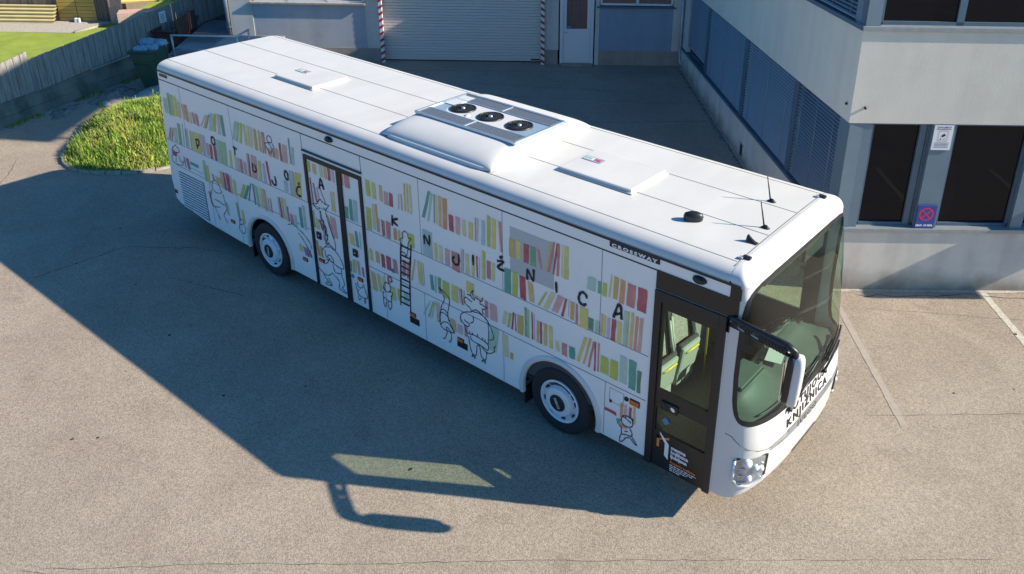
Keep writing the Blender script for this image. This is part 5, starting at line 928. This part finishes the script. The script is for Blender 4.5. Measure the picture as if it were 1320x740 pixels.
# entrance door
b=UB()
for (a,c,d,e) in ((4.06,4.16,.02,2.5),(4.98,5.08,.02,2.5),(4.16,4.98,2.42,2.5)): b.bx(a,c,VB+.02,VB+.12,d,e,'pvc',.005)
d_=b.build('entrance_door',ws_)
b=UB(); b.bx(4.165,4.975,VB+.05,VB+.10,.04,1.06,'pvc',.008); b.bx(4.26,4.88,VB+.043,VB+.052,.16,.92,'pvc',.004); b.bx(4.165,4.26,VB+.05,VB+.10,1.06,2.42,'pvc'); b.bx(4.88,4.975,VB+.05,VB+.10,1.06,2.42,'pvc'); b.bx(4.165,4.975,VB+.046,VB+.1,1.03,1.10,'pvc',.006); b.bx(4.28,4.40,VB+.040,VB+.05,1.13,1.20,'bluedot'); b.build('door_leaf',d_)
b=UB(); n=50; vs=[]
for i in range(n+1):
    u=4.26+.62*i/n; vs+=[W(u,VB+.10+.012*math.sin(i*1.9),1.10),W(u,VB+.10+.012*math.sin(i*1.9),2.42)]
b.add(vs,[(2*i,2*i+2,2*i+3,2*i+1) for i in range(n)],'curtain',True); b.build('door_curtain',d_,recalc=False)
b=UB(); b.tb([(4.20,VB+.04,1.0),(4.20,VB+.0,1.0),(4.30,VB-.005,1.0)],.012,'galv'); b.build('handle',d_)
b=UB(); b.bx(4.1,5.05,VB-.22,VB+.02,.004,.05,'plinth',.01); b.build('door_step',ws_)
# downpipes
def pipe(pts,label,r=.05):
    b=UB(); b.tb(pts,r,'pipe',14)
    for (u,v,z) in pts[:1]: b.tb([(u,v,1.0),(u,v,1.06)],r+.012,'pipe',14)
    o=b.build('downpipe'); tag(o,label,'downpipe')
pipe([(7.72,VB-.09,3.1),(7.72,VB-.09,1.0),(7.72,VB-.09,.30),(7.74,VB-.12,.16),(7.85,VB-.30,.07)],'zinc downpipe in the corner beside the blue wall panel, bending out at the foot')
pipe([(-5.86,VB-.06,3.1),(-5.86,VB-.06,.1)],'pale downpipe on the far left end of the workshop wall',.055)
b=UB(); b.bx(7.80,7.93,VB-.75,VB-.62,0,.40,'rust',.01); b.bx(7.79,7.94,VB-.76,VB-.61,.38,.41,'rust'); o=b.build('rusty_bollard'); tag(o,'short rusty brown bollard by the foot of the corner downpipe','bollard')
b=UB()
for k in range(14): b.tb([(7.84-.02*k,10.9-.1*k,.45-.03*k),(7.85-.02*k-.004,10.8-.1*k,.43-.03*k)],.01,'black') if False else None
# dirt along the courtyard wall foot
b=UB(); n=60; 
vs=[];
for i in range(n+1):
    s=.5+12*i/n; vs+=[Lp(s,.036,.0)+Vector((0,0,.005)),Lp(s,.07+random.uniform(0,.10),.0)+Vector((0,0,.005))]
b.add(vs,[(2*i,2*i+2,2*i+3,2*i+1) for i in range(n)],'rubble'); struct(b.build('wall_foot_dirt',recalc=False))

# ------------------------------------------------------------------ grass mound with stone edging
cu,cv=-5.6,5.45
def mr(a):   # outline radius by angle
    return 1/math.sqrt((math.cos(a-.25)/1.72)**2+(math.sin(a-.25)/2.32)**2)*(1+.06*math.sin(3*a+1)+.035*math.sin(5*a))
def mh(u,v):
    d=Vector((u-cu,v-cv)); a=math.atan2(d.y,d.x); t=min(1,d.length/mr(a)); return .54*(1-t**2.4)+.06*math.sin(u*5)*math.cos(v*4)*(1-t)
b=UB(); P=[]
for i in range(15):
    t=i/14; P.append([W(cu+math.cos(a)*mr(a)*t,cv+math.sin(a)*mr(a)*t,.02+mh(cu+math.cos(a)*mr(a)*t,cv+math.sin(a)*mr(a)*t)) for a in [2*math.pi*k/64 for k in range(65)]])
b.grid(P,'soil'); mound=struct(b.build('mound_ground'))
b=MB(); mk=['g1','g2','g1','g3','g2','g4']
def bladeadd(p,h,w,lean,m):
    a=random.uniform(0,2*math.pi); d=Vector((math.cos(a),math.sin(a),0)); e=Vector((-d.y,d.x,0))*lean*h
    b.add([p-d*w/2,p+d*w/2,p+e*.45+d*w*.35+Vector((0,0,h*.6)),p+e+Vector((0,0,h)),p+e*.45-d*w*.35+Vector((0,0,h*.6))],[(0,1,2,4),(4,2,3)],m)
for k in range(34000):
    a=random.uniform(0,2*math.pi); t=math.sqrt(random.random())*1.03; u=cu+math.cos(a)*mr(a)*t; v=cv+math.sin(a)*mr(a)*t
    cl=math.sin(u*3.1+1.3)*math.cos(v*2.7)+.6*math.sin(u*7+v*5)
    m=random.choice(['g1','g1','g2','g4']) if cl>.15 else random.choice(['g2','g3','g2','g1'])
    h=random.uniform(.05,.14)*(1.35 if cl<-.3 else 1)*(1.7 if random.random()<.02 else 1)
    bladeadd(W(u,v,.01+mh(u,v)),h,random.uniform(.009,.022),random.uniform(-.9,.9),m)
for k in range(420):
    a=random.uniform(0,2*math.pi); t=math.sqrt(random.random()); u=cu+math.cos(a)*mr(a)*t; v=cv+math.sin(a)*mr(a)*t
    if math.sin(u*2.3)*math.cos(v*1.9+.7)<0: continue
    p=W(u,v,.10+mh(u,v)+random.uniform(0,.06)); b.box(p,(.015,.015,.015),'clover',Matrix.Rotation(random.random()*3,3,'X'))
gm=b.build('mound_grass',recalc=False); gm['kind']='stuff'; gm['label']='bright wild grass with dry and flowering tufts covering the round mound behind the bus'; gm['category']='grass'
ks=thing('mound_edging','low stone edging around the grass mound','kerb',W(cu,cv,0))
b=UB(); nk=44
for k in range(nk):
    a0=2*math.pi*k/nk; a1=2*math.pi*(k+.93)/nk; q=[]
    for (a,rr) in ((a0,0),(a1,0),(a1,.10),(a0,.10)): q.append((cu+math.cos(a)*(mr(a)+rr),cv+math.sin(a)*(mr(a)+rr)))
    hz=.055+random.uniform(-.012,.012); vs=[W(u,v,z) for z in (0,hz) for u,v in q]; b.add(vs,[(4,5,6,7),(0,1,5,4),(1,2,6,5),(2,3,7,6),(3,0,4,7)],'kerb')
b.build('edging_stones',ks)
# weeds standing up at the back of the mound
def weed(u,v,h,label):
    global b
    b=MB(); base=W(u,v,mh(u,v)); 
    for s in range(5):
        p=base+Vector((random.uniform(-.05,.05),random.uniform(-.05,.05),0)); q=p+Vector((random.uniform(-.1,.1),random.uniform(-.1,.1),h*random.uniform(.7,1))); b.tube([p,(p+q)/2+Vector((.01,0,0)),q],[.006,.005,.003],'g2',5)
        for i in range(9):
            c=p.lerp(q,.3+.7*i/9); d=Vector((random.uniform(-1,1),random.uniform(-1,1),.6)).normalized()*.07; e=d.cross(Vector((0,0,1))).normalized()*.016; b.add([c,c+d*.5+e,c+d,c+d*.5-e],[(0,1,2,3)],random.choice(['g2','g1','g3']))
    o=b.build('weed_plant',recalc=False); tag(o,label,'weed','tall weeds on the mound')
weed(-6.95,5.9,.42,'tall thin weed at the left shoulder of the grass mound'); weed(-6.3,7.3,.36,'tall weed at the top of the grass mound beside the rear of the bus')

# ------------------------------------------------------------------ plank fence on its mossy kerb wall
F0=Vector((-11.031,-1.34)); FD=(Vector((-12.535,2.602))-F0).normalized(); FN=Vector((FD.y,-FD.x))      # FN towards the yard
if FN.x<0: FN=-FN
def Fp(s,o,z): p=F0+FD*s+FN*o; return Vector((p.x,p.y,z))
def fbox(b,s0,s1,o0,o1,z0,z1,m,dz=0):
    vs=[Fp(s0,o0,z0),Fp(s1,o0,z0+dz),Fp(s1,o1,z0+dz),Fp(s0,o1,z0),Fp(s0,o0,z1),Fp(s1,o0,z1+dz),Fp(s1,o1,z1+dz),Fp(s0,o1,z1)]
    b.add(vs,[(0,3,2,1),(4,5,6,7),(0,1,5,4),(1,2,6,5),(2,3,7,6),(3,0,4,7)],m)
fence=thing('plank_fence','long weathered grey plank fence on a mossy concrete base in front of the lawn','fence',Fp(4,0,0))
b=MB(); P=[]
for i in range(61):
    s=-6+22*i/60; wv=.02*math.sin(i*1.7)+.015*math.sin(i*.6); P.append([Fp(s,.16+wv,0),Fp(s,.11+wv*.6,.22),Fp(s,.12,.235),Fp(s,.06+wv*.3,.46),Fp(s,.06,.54+.0*s if s<1.25 else .52+.05*(s-1.25)),Fp(s,-.12,.54+.0*s if s<1.25 else .52+.05*(s-1.25)),Fp(s,-.12,0)])
b.grid(P,'concrete',smooth=False); b.build('base_wall',fence)
b=MB(); s=-6.
while s<15.5:
    left=s<1.15; w=.104; zt=(1.425+.12*s if left else 1.29+.062*s)+random.uniform(-.004,.004); zb=.54 if left else .49+.052*(s-1.2)
    o=random.uniform(-.004,.004)+(.012 if int((s+6)/w)%2 else 0); fbox(b,s+.003,s+w-.003,.0+o,-.024+o,zb,zt,'plank'); s+=w
b.build('planks',fence)
b=MB(); fbox(b,-6,1.1,-.03,-.05,.6,1.28,'darkplank'); fbox(b,1.1,15.5,-.03,-.05,.6,1.15,'darkplank'); fbox(b,2.9,5.6,.10,.06,.60,.625,'galv',.03)
for k in range(10): fbox(b,-5.8+2.3*k,-5.7+2.3*k,-.07,-.15,0,.9,'plank')
b.build('rails',fence)
b=MB(); fbox(b,5.70,5.97,.04,.028,1.22,1.55,'signwhite')
for i in range(5): b.poly([Fp(5.74,.0425,1.46-.05*i),Fp(5.93-.03*(i%2),.0425,1.46-.05*i),Fp(5.93-.03*(i%2),.0425,1.475-.05*i),Fp(5.74,.0425,1.475-.05*i)],'seam')
o=b.build('fence_notice'); tag(o,'small white notice with rows of small print on the shaded plank fence','sign')
# weeds and dirt along the wall foot
b=MB()
for k in range(2600):
    s=random.uniform(-1.5,7); o=abs(random.gauss(.20,.10)); p=Fp(s,o,0)
    if math.sin(s*3.3)+.4*math.sin(s*9)<-.1: continue
    bladeadd(p,random.uniform(.03,.09),.016,random.uniform(-.6,.6),random.choice(['g3','g3','g2','g4']))
o=b.build('fence_foot_weeds',recalc=False); o['kind']='stuff'; o['label']='thin dark weeds and moss along the foot of the fence wall'; o['category']='weeds'
def heap(name,label,cat,cu_,cv_,ru,rv,h,m,n=9,seed=1,group=None):
    rnd=random.Random(seed); b=UB(); P=[]
    for i in range(n+1):
        t=i/n; row=[]
        for k in range(25):
            a=2*math.pi*(k%24)/24; rr=t*(1+.18*math.sin(3*a+seed)+.1*math.sin(7*a)); row.append(W(cu_+ru*rr*math.cos(a),cv_+rv*rr*math.sin(a),.004+h*(1-t**1.6)*(1+.35*math.sin(a*2+seed+i))))
        P.append(row)
    b.grid(P,m); o=b.build(name); tag(o,label,cat,group); return o
heap('dirt_heap','low heap of grey rubble against the fence wall left of the green skip','rubble',-7.75,8.2,.55,.75,.16,'rubble',seed=2)
heap('dirt_heap','small flat patch of rubble at the wall foot nearer the photo edge','rubble',-8.5,7.0,.28,.6,.06,'rubble',seed=5)
heap('litter_bag','crumpled blue and white plastic bag on the ground near the fence rubble','bag',-7.75,7.6,.10,.13,.07,'bluebag',6,3)
# grey plastic sheet at the back of the mound
b=UB(); P=[]
for i in range(22):
    row=[]
    for j in range(12):
        u=-7.35+1.5*j/11+.25*i/21; v=7.65+2.1*i/21; row.append(W(u,v,.02+.26*math.sin(math.pi*j/11)**.7*(.6+.4*math.sin(i*.8+j*.3)**2)*math.sin(math.pi*(i+.5)/22)**.4+.02*math.sin(i*2.1+j*1.7)))
    P.append(row)
b.grid(P,'tarp'); o=b.build('plastic_sheet'); tag(o,'crumpled grey plastic sheet lying between the grass mound and the green skip','tarpaulin')

# ------------------------------------------------------------------ green skip, rusty skip, loading deck with railing
def skip(name,label,u0,v0,L,Wd,h,m,rotdeg,z0=.12,fill=None):
    t=thing(name,label,'skip',W(u0,v0,0)); rt=Matrix.Rotation(R(rotdeg),3,'Z')@RZ; base=W(u0,v0,0)
    def Q(x,y,z): return base+rt@Vector((x,y,z))
    bot=[(-Wd*.36,.35),(Wd*.36,.35),(Wd*.36,L-.35),(-Wd*.36,L-.35)]; top=[(-Wd/2,0),(Wd/2,0),(Wd/2,L),(-Wd/2,L)]
    b=MB(); vs=[Q(x,y,z0) for x,y in bot]+[Q(x,y,h) for x,y in top]; b.add(vs,[(0,3,2,1),(0,1,5,4),(1,2,6,5),(2,3,7,6),(3,0,4,7)],m)
    ib=[Q(x*.95,.05+y*.97,h-.22) for x,y in top]; 
    b.add([Q(x*.96,(y-L/2)*.97+L/2,h-.002) for x,y in top]+[Q(x*.9,(y-L/2)*.92+L/2,h-.25) for x,y in top],[(0,1,5,4),(1,2,6,5),(2,3,7,6),(3,0,4,7),(4,5,6,7)],m)
    b.build('skip_body',t,recalc=False)
    b=MB(); b.tube([Q(*top[0],h),Q(*top[1],h),Q(*top[2],h),Q(*top[3],h),Q(*top[0],h)],.035,m,8); b.tube([Q(-Wd/2*.9,.13,h*.72),Q(Wd/2*.9,.13,h*.72)],.03,m,8); b.build('rim',t)
    b=MB()
    for x in (-Wd*.3,Wd*.3): b.tube([Q(x,.4,.05),Q(x,L-.4,.05)],.05,m,8)
    b.build('runner',t)
    if False:
        b=MB(); P=[]
        for i in range(10):
            P.append([Q(-Wd*.44+Wd*.88*j/9,.08+(L-.16)*i/9,h-.10+.40*abs(math.sin(i*1.3+j*.9))*math.sin(math.pi*j/9)) for j in range(10)])
        b.grid(P,fill); o=b.build('skip_load'); tag(o,'blue and white sacks piled inside the green skip','sacks')
skip('green_skip','dark green waste skip heaped with sacks beside the fence',-6.86,8.2,.95,.70,1.22,'skip',4)
skip('rusty_skip','narrow rusty brown skip squeezed between the fence and the loading deck',-7.42,10.7,1.9,.60,1.12,'rust',0)
b=UB(); b.bx(-7.10,-7.06,10.9,12.3,.9,1.42,'rust',.01); o=b.build('skip_plate'); tag(o,'upright rusty brown metal plate leaning over the rusty skip','plate')
deck=thing('loading_deck','raised shaded deck of grey boards with a steel railing beside the workshop','deck',W(-6,12,0))
b=UB(); k=0; v=9.25
u_l=lambda v: -6.80-.09*(v-9.25)
while v<13.4:
    b.pl([(u_l(v),v,.80),(-5.9,v,.80),(-5.9,v+.29,.80),(u_l(v),v+.29,.80)],'deck'); 
    b.bx(u_l(v)+.0,-4.2 if v<11.4 else -5.92,v+.005,v+.292,.74,.80,'deck'); v+=.3
b.build('boards',deck)
b=UB(); b.bx(-6.8,-4.2,9.25,9.33,0,.74,'concrete'); b.bx(-6.9,-6.75,9.3,13.5,0,.74,'concrete'); b.build('deck_wall',deck)
rl=UB()
for pts in ([(-6.52,9.27,.78),(-6.52,9.27,1.40)],[(-6.54,9.27,1.40),(-4.73,9.27,1.40)],[(-4.75,9.27,1.40),(-4.75,9.27,.78)],[(-4.75,9.27,1.40),(-4.68,10.0,1.40)],[(-4.68,10.0,1.415),(-4.68,10.0,.8)]): rl.tb(pts,.028,'galv',10)
rl.tb([(-6.52,9.27,1.02),(-4.75,9.27,1.02)],.02,'galv',8)
o=rl.build('railing',deck)
# small things on the deck's far end
b=UB(); b.bx(-7.1,-6.5,14.2,14.6,.0,1.25,'bluebag',.05); b.bx(-7.05,-6.55,14.19,14.195,.2,1.1,'plate'); o=b.build('blue_crate'); tag(o,'pale blue crate behind the far end of the loading deck','crate')
def sack(u,v,z,r,label,seed):
    rnd=random.Random(seed); b=MB(); P=[]
    for i in range(13):
        ph=-math.pi/2+math.pi*i/12; row=[]
        for j in range(21):
            th=2*math.pi*(j%20)/20; k=1+.16*math.sin(3*th+seed)*math.cos(ph)+.10*math.sin(7*th+2*ph+seed)+.08*math.sin(9*ph+th*2)
            row.append(W(u,v,z)+Vector((r*1.2*k*math.cos(ph)*math.cos(th),r*k*math.cos(ph)*math.sin(th),r*.72*k*math.sin(ph))))
        P.append(row)
    b.grid(P,'bluebag'); o=b.build('sack'); tag(o,label,'sack','sacks heaped in the green skip')
sack(-7.0,8.45,1.22,.17,'pale blue sack at the left front of the green skip',1); sack(-6.72,8.5,1.25,.16,'pale blue sack at the right front of the green skip',2)
sack(-6.98,8.85,1.30,.18,'pale blue sack at the back left of the green skip load',3); sack(-6.7,8.9,1.27,.17,'pale blue sack at the back right of the green skip load',4)

# ------------------------------------------------------------------ garden beyond the fence
b=MB(); 
A=[Fp(-14,-.16,.006),Fp(26,-.16,.006),Fp(26,-60,.006),Fp(-14,-60,.006)]; b.poly(A,'lawn'); struct(b.build('lawn',recalc=False))
b=UB(); b.pl([(-18.5,14.6,.012),(-12.15,14.6,.012),(-11.65,15.7,.012),(-11.65,16.2,.012),(-18.5,16.2,.012)],'paver'); struct(b.build('garden_path',recalc=False))
b=UB(); b.tb([(-12.15,14.58,.03),(-11.65,15.7,.03)],.05,'kerb',6); o=b.build('path_edging'); tag(o,'pale stone edging at the end of the cobbled garden path','kerb')
shed=thing('garden_shed','dark timber garden shed with a yellow double door beyond the lawn','shed',W(-14,17.5,0))
b=UB(); u=-18.5
while u<-11.6:
    if not(-13.45<u+.07<-12.15): b.bx(u+.004,u+.136,16.2+random.uniform(0,.012),16.23,0,2.4,'darkplank')
    u+=.14
b.bx(-18.5,-11.6,16.24,16.3,0,2.4,'darkplank'); b.bx(-18.5,-11.5,16.1,19,2.4,2.5,'darkplank'); b.bx(-11.7,-11.6,16.3,19,0,2.4,'darkplank'); b.build('plank_wall',shed)
for u0,u1 in ((-13.45,-12.81),(-12.79,-12.15)):
    b=UB(); 
    for i in range(16): b.bx(u0,u1,16.17,16.215,.02+i*.13,.14+i*.13,'yellowwood',.004)
    dd=b.build('shed_door',shed)
b=UB(); b.bx(-12.95,-12.65,16.14,16.17,.98,1.01,'galv'); b.build('door_latch',shed)
# stack of yellow corrugated sheets leaning on the shed
st=[]
b=UB(); P=[]; n=26
for i in range(n+1):
    t=i/n; v=15.98+(.10)*0-.0; z=.02+.56*t; vv=15.80+.34*t+.045*math.sin(t*5*2*math.pi); P.append([W(u,vv,z) for u in (-18.4,-16,-13.45)])
b.grid(P,'corr'); P2=[[q+W(0,.02,0) for q in row] for row in P]; b.grid(P2,'corr')
b.tb([(-15.9,15.72,.0),(-15.9,16.05,.9)],.02,'black'); o=b.build('corrugated_sheets'); tag(o,'pale yellow corrugated sheets leaning along the shed wall','roof sheets')
b=UB(); 
for du in (0,.11): b.bx(-12.86+du,-12.79+du,15.98,16.10,.012,.16,'pvc',.01)
o=b.build('white_boots'); tag(o,'pair of small white boots in front of the yellow shed door','boots')
b=UB(); b.bx(-11.55,-11.12,15.92,16.3,0,1.5,'brick',.01); b.bx(-11.14,-11.06,15.88,15.95,0,1.5,'kerb'); o=b.build('brick_pillar'); tag(o,'red brick pillar at the right end of the shed','pillar')
b=UB(); b.box(W(-10.45,15.75,.26),(1.3,.6,.52),'pinkbrick',Matrix.Rotation(R(18),3,'Z')@RZ,.01); o=b.build('brick_stack'); tag(o,'stack of pale pink bricks just behind the fence top','bricks')
b=UB(); b.box(W(-10.5,16.15,.86),(1.2,.55,.07),'yslab',Matrix.Rotation(R(20),3,'Z')@RZ@Matrix.Rotation(R(14),3,'X'),.01); b.box(W(-10.3,16.5,1.0),(1.2,.5,.05),'yslab',Matrix.Rotation(R(28),3,'Z')@RZ@Matrix.Rotation(R(18),3,'X'),.01); o=b.build('yellow_boards'); tag(o,'two yellow boards lying askew on the pink brick stack','boards')
b=UB()
for k in range(9): b.tb([(-9.6+.14*k,15.8+.2*math.sin(k*2),.05),(-9.0+.17*k,16.9+.25*math.cos(k*3),.5+.12*math.sin(k))],.04,random.choice(['kerb','darkplank','plank','galv']),6)
o=b.build('scrap_timber'); tag(o,'jumbled scrap timber and pipes to the right of the yellow boards','scrap')
b=UB(); b.bx(-9.25,-8.85,16.4,16.8,.30,.86,'orange',.06); b.bx(-9.35,-8.75,16.3,16.9,0,.30,'dashdark',.03); o=b.build('orange_tub'); tag(o,'orange plastic tub on a dark block among the scrap','tub')
def shrub(name,label,u,v,r,h,n,seed):
    rnd=random.Random(seed); t=thing(name,label,'shrub',W(u,v,0),'green shrubs in the garden beyond the fence'); b=MB(); 
    for k in range(7):
        a=rnd.uniform(0,6.28); b.tube([W(u,v,0),W(u,v,h*.5)+Vector((math.cos(a),math.sin(a),0))*r*.4,W(u,v,h*.9)+Vector((math.cos(a),math.sin(a),0))*r*.8],[.03,.02,.008],'darkplank',6)
    b.build('stems',t); b=MB()
    for k in range(n):
        d=Vector((rnd.gauss(0,1),rnd.gauss(0,1),rnd.gauss(0,1))).normalized()*rnd.uniform(.45,1.0)**.6; p=W(u,v,h*.55)+Vector((d.x*r,d.y*r,d.z*h*.45)); q=Vector((rnd.uniform(-1,1),rnd.uniform(-1,1),rnd.uniform(-.3,1))).normalized()*rnd.uniform(.06,.12); e=q.cross(Vector((rnd.random(),.3,1))).normalized()*.035
        b.add([p,p+q*.5+e,p+q,p+q*.5-e],[(0,1,2,3)],rnd.choice(['g2','g3','g3','g1']))
    b.build('foliage',t,recalc=False)
shrub('garden_shrub','leafy green shrub behind the orange tub',-9.3,17.6,.7,1.2,1500,3)
shrub('garden_shrub','green shrub at the far right of the scrap pile by the fence',-8.6,19.5,.9,1.5,1800,4)
shrub('garden_shrub','green shrub past the workshop corner at the end of the fence',-8.9,22.5,1.2,1.8,2200,5)

# ------------------------------------------------------------------ camera, light, world
cam=bpy.data.cameras.new('camera'); co=bpy.data.objects.new('camera',cam); COL.objects.link(co); sc.camera=co
CX=Vector(CAM['loc']); pan,tilt,roll=CAM['ang']
d=Vector((math.cos(pan)*math.cos(tilt),math.sin(pan)*math.cos(tilt),-math.sin(tilt))); r=Vector((math.sin(pan),-math.cos(pan),0)); u=r.cross(d)
r2=r*math.cos(roll)+u*math.sin(roll); u2=-r*math.sin(roll)+u*math.cos(roll)
co.matrix_world=Matrix((( r2.x,u2.x,-d.x,CX.x),(r2.y,u2.y,-d.y,CX.y),(r2.z,u2.z,-d.z,CX.z),(0,0,0,1)))
cam.sensor_width=36; cam.lens=CAM['f']/1320*36; cam.shift_x=-CAM['pp'][0]/1320; cam.shift_y=CAM['pp'][1]/1320; cam.clip_end=2000; cam.clip_start=.1
AZ,EL=SUN[0],R(30.85)
sl=bpy.data.lights.new('sun','SUN'); sl.energy=5.0; sl.angle=R(.5); sl.color=(1.,.90,.74); so=bpy.data.objects.new('sun',sl); COL.objects.link(so)
sd=Vector((math.cos(AZ)*math.cos(EL),math.sin(AZ)*math.cos(EL),math.sin(EL))); so.rotation_euler=sd.to_track_quat('Z','Y').to_euler(); so.location=(20,10,30)
wd=bpy.data.worlds.new('World'); sc.world=wd; wd.use_nodes=True; nt=wd.node_tree; bg=nt.nodes['Background']; sky=nt.nodes.new('ShaderNodeTexSky'); sky.sky_type='NISHITA'; sky.sun_disc=False; sky.sun_elevation=EL; sky.sun_rotation=math.pi/2-AZ
sky.ozone_density=3.5; sky.air_density=1.0; sky.dust_density=1.0
tint=nt.nodes.new('ShaderNodeMix'); tint.data_type='RGBA'; tint.blend_type='MULTIPLY'; tint.inputs[0].default_value=1; tint.inputs[7].default_value=(.33,.87,1.24,1)
nt.links.new(sky.outputs[0],tint.inputs[6]); nt.links.new(tint.outputs[2],bg.inputs[0]); bg.inputs[1].default_value=.082
sc.view_settings.view_transform='Standard'; sc.view_settings.look='None'; sc.view_settings.exposure=.80; sc.view_settings.gamma=1
sc.render.engine='CYCLES'; sc.render.resolution_x=1024; sc.render.resolution_y=574
sc.cycles.max_bounces=8; sc.cycles.transparent_max_bounces=12
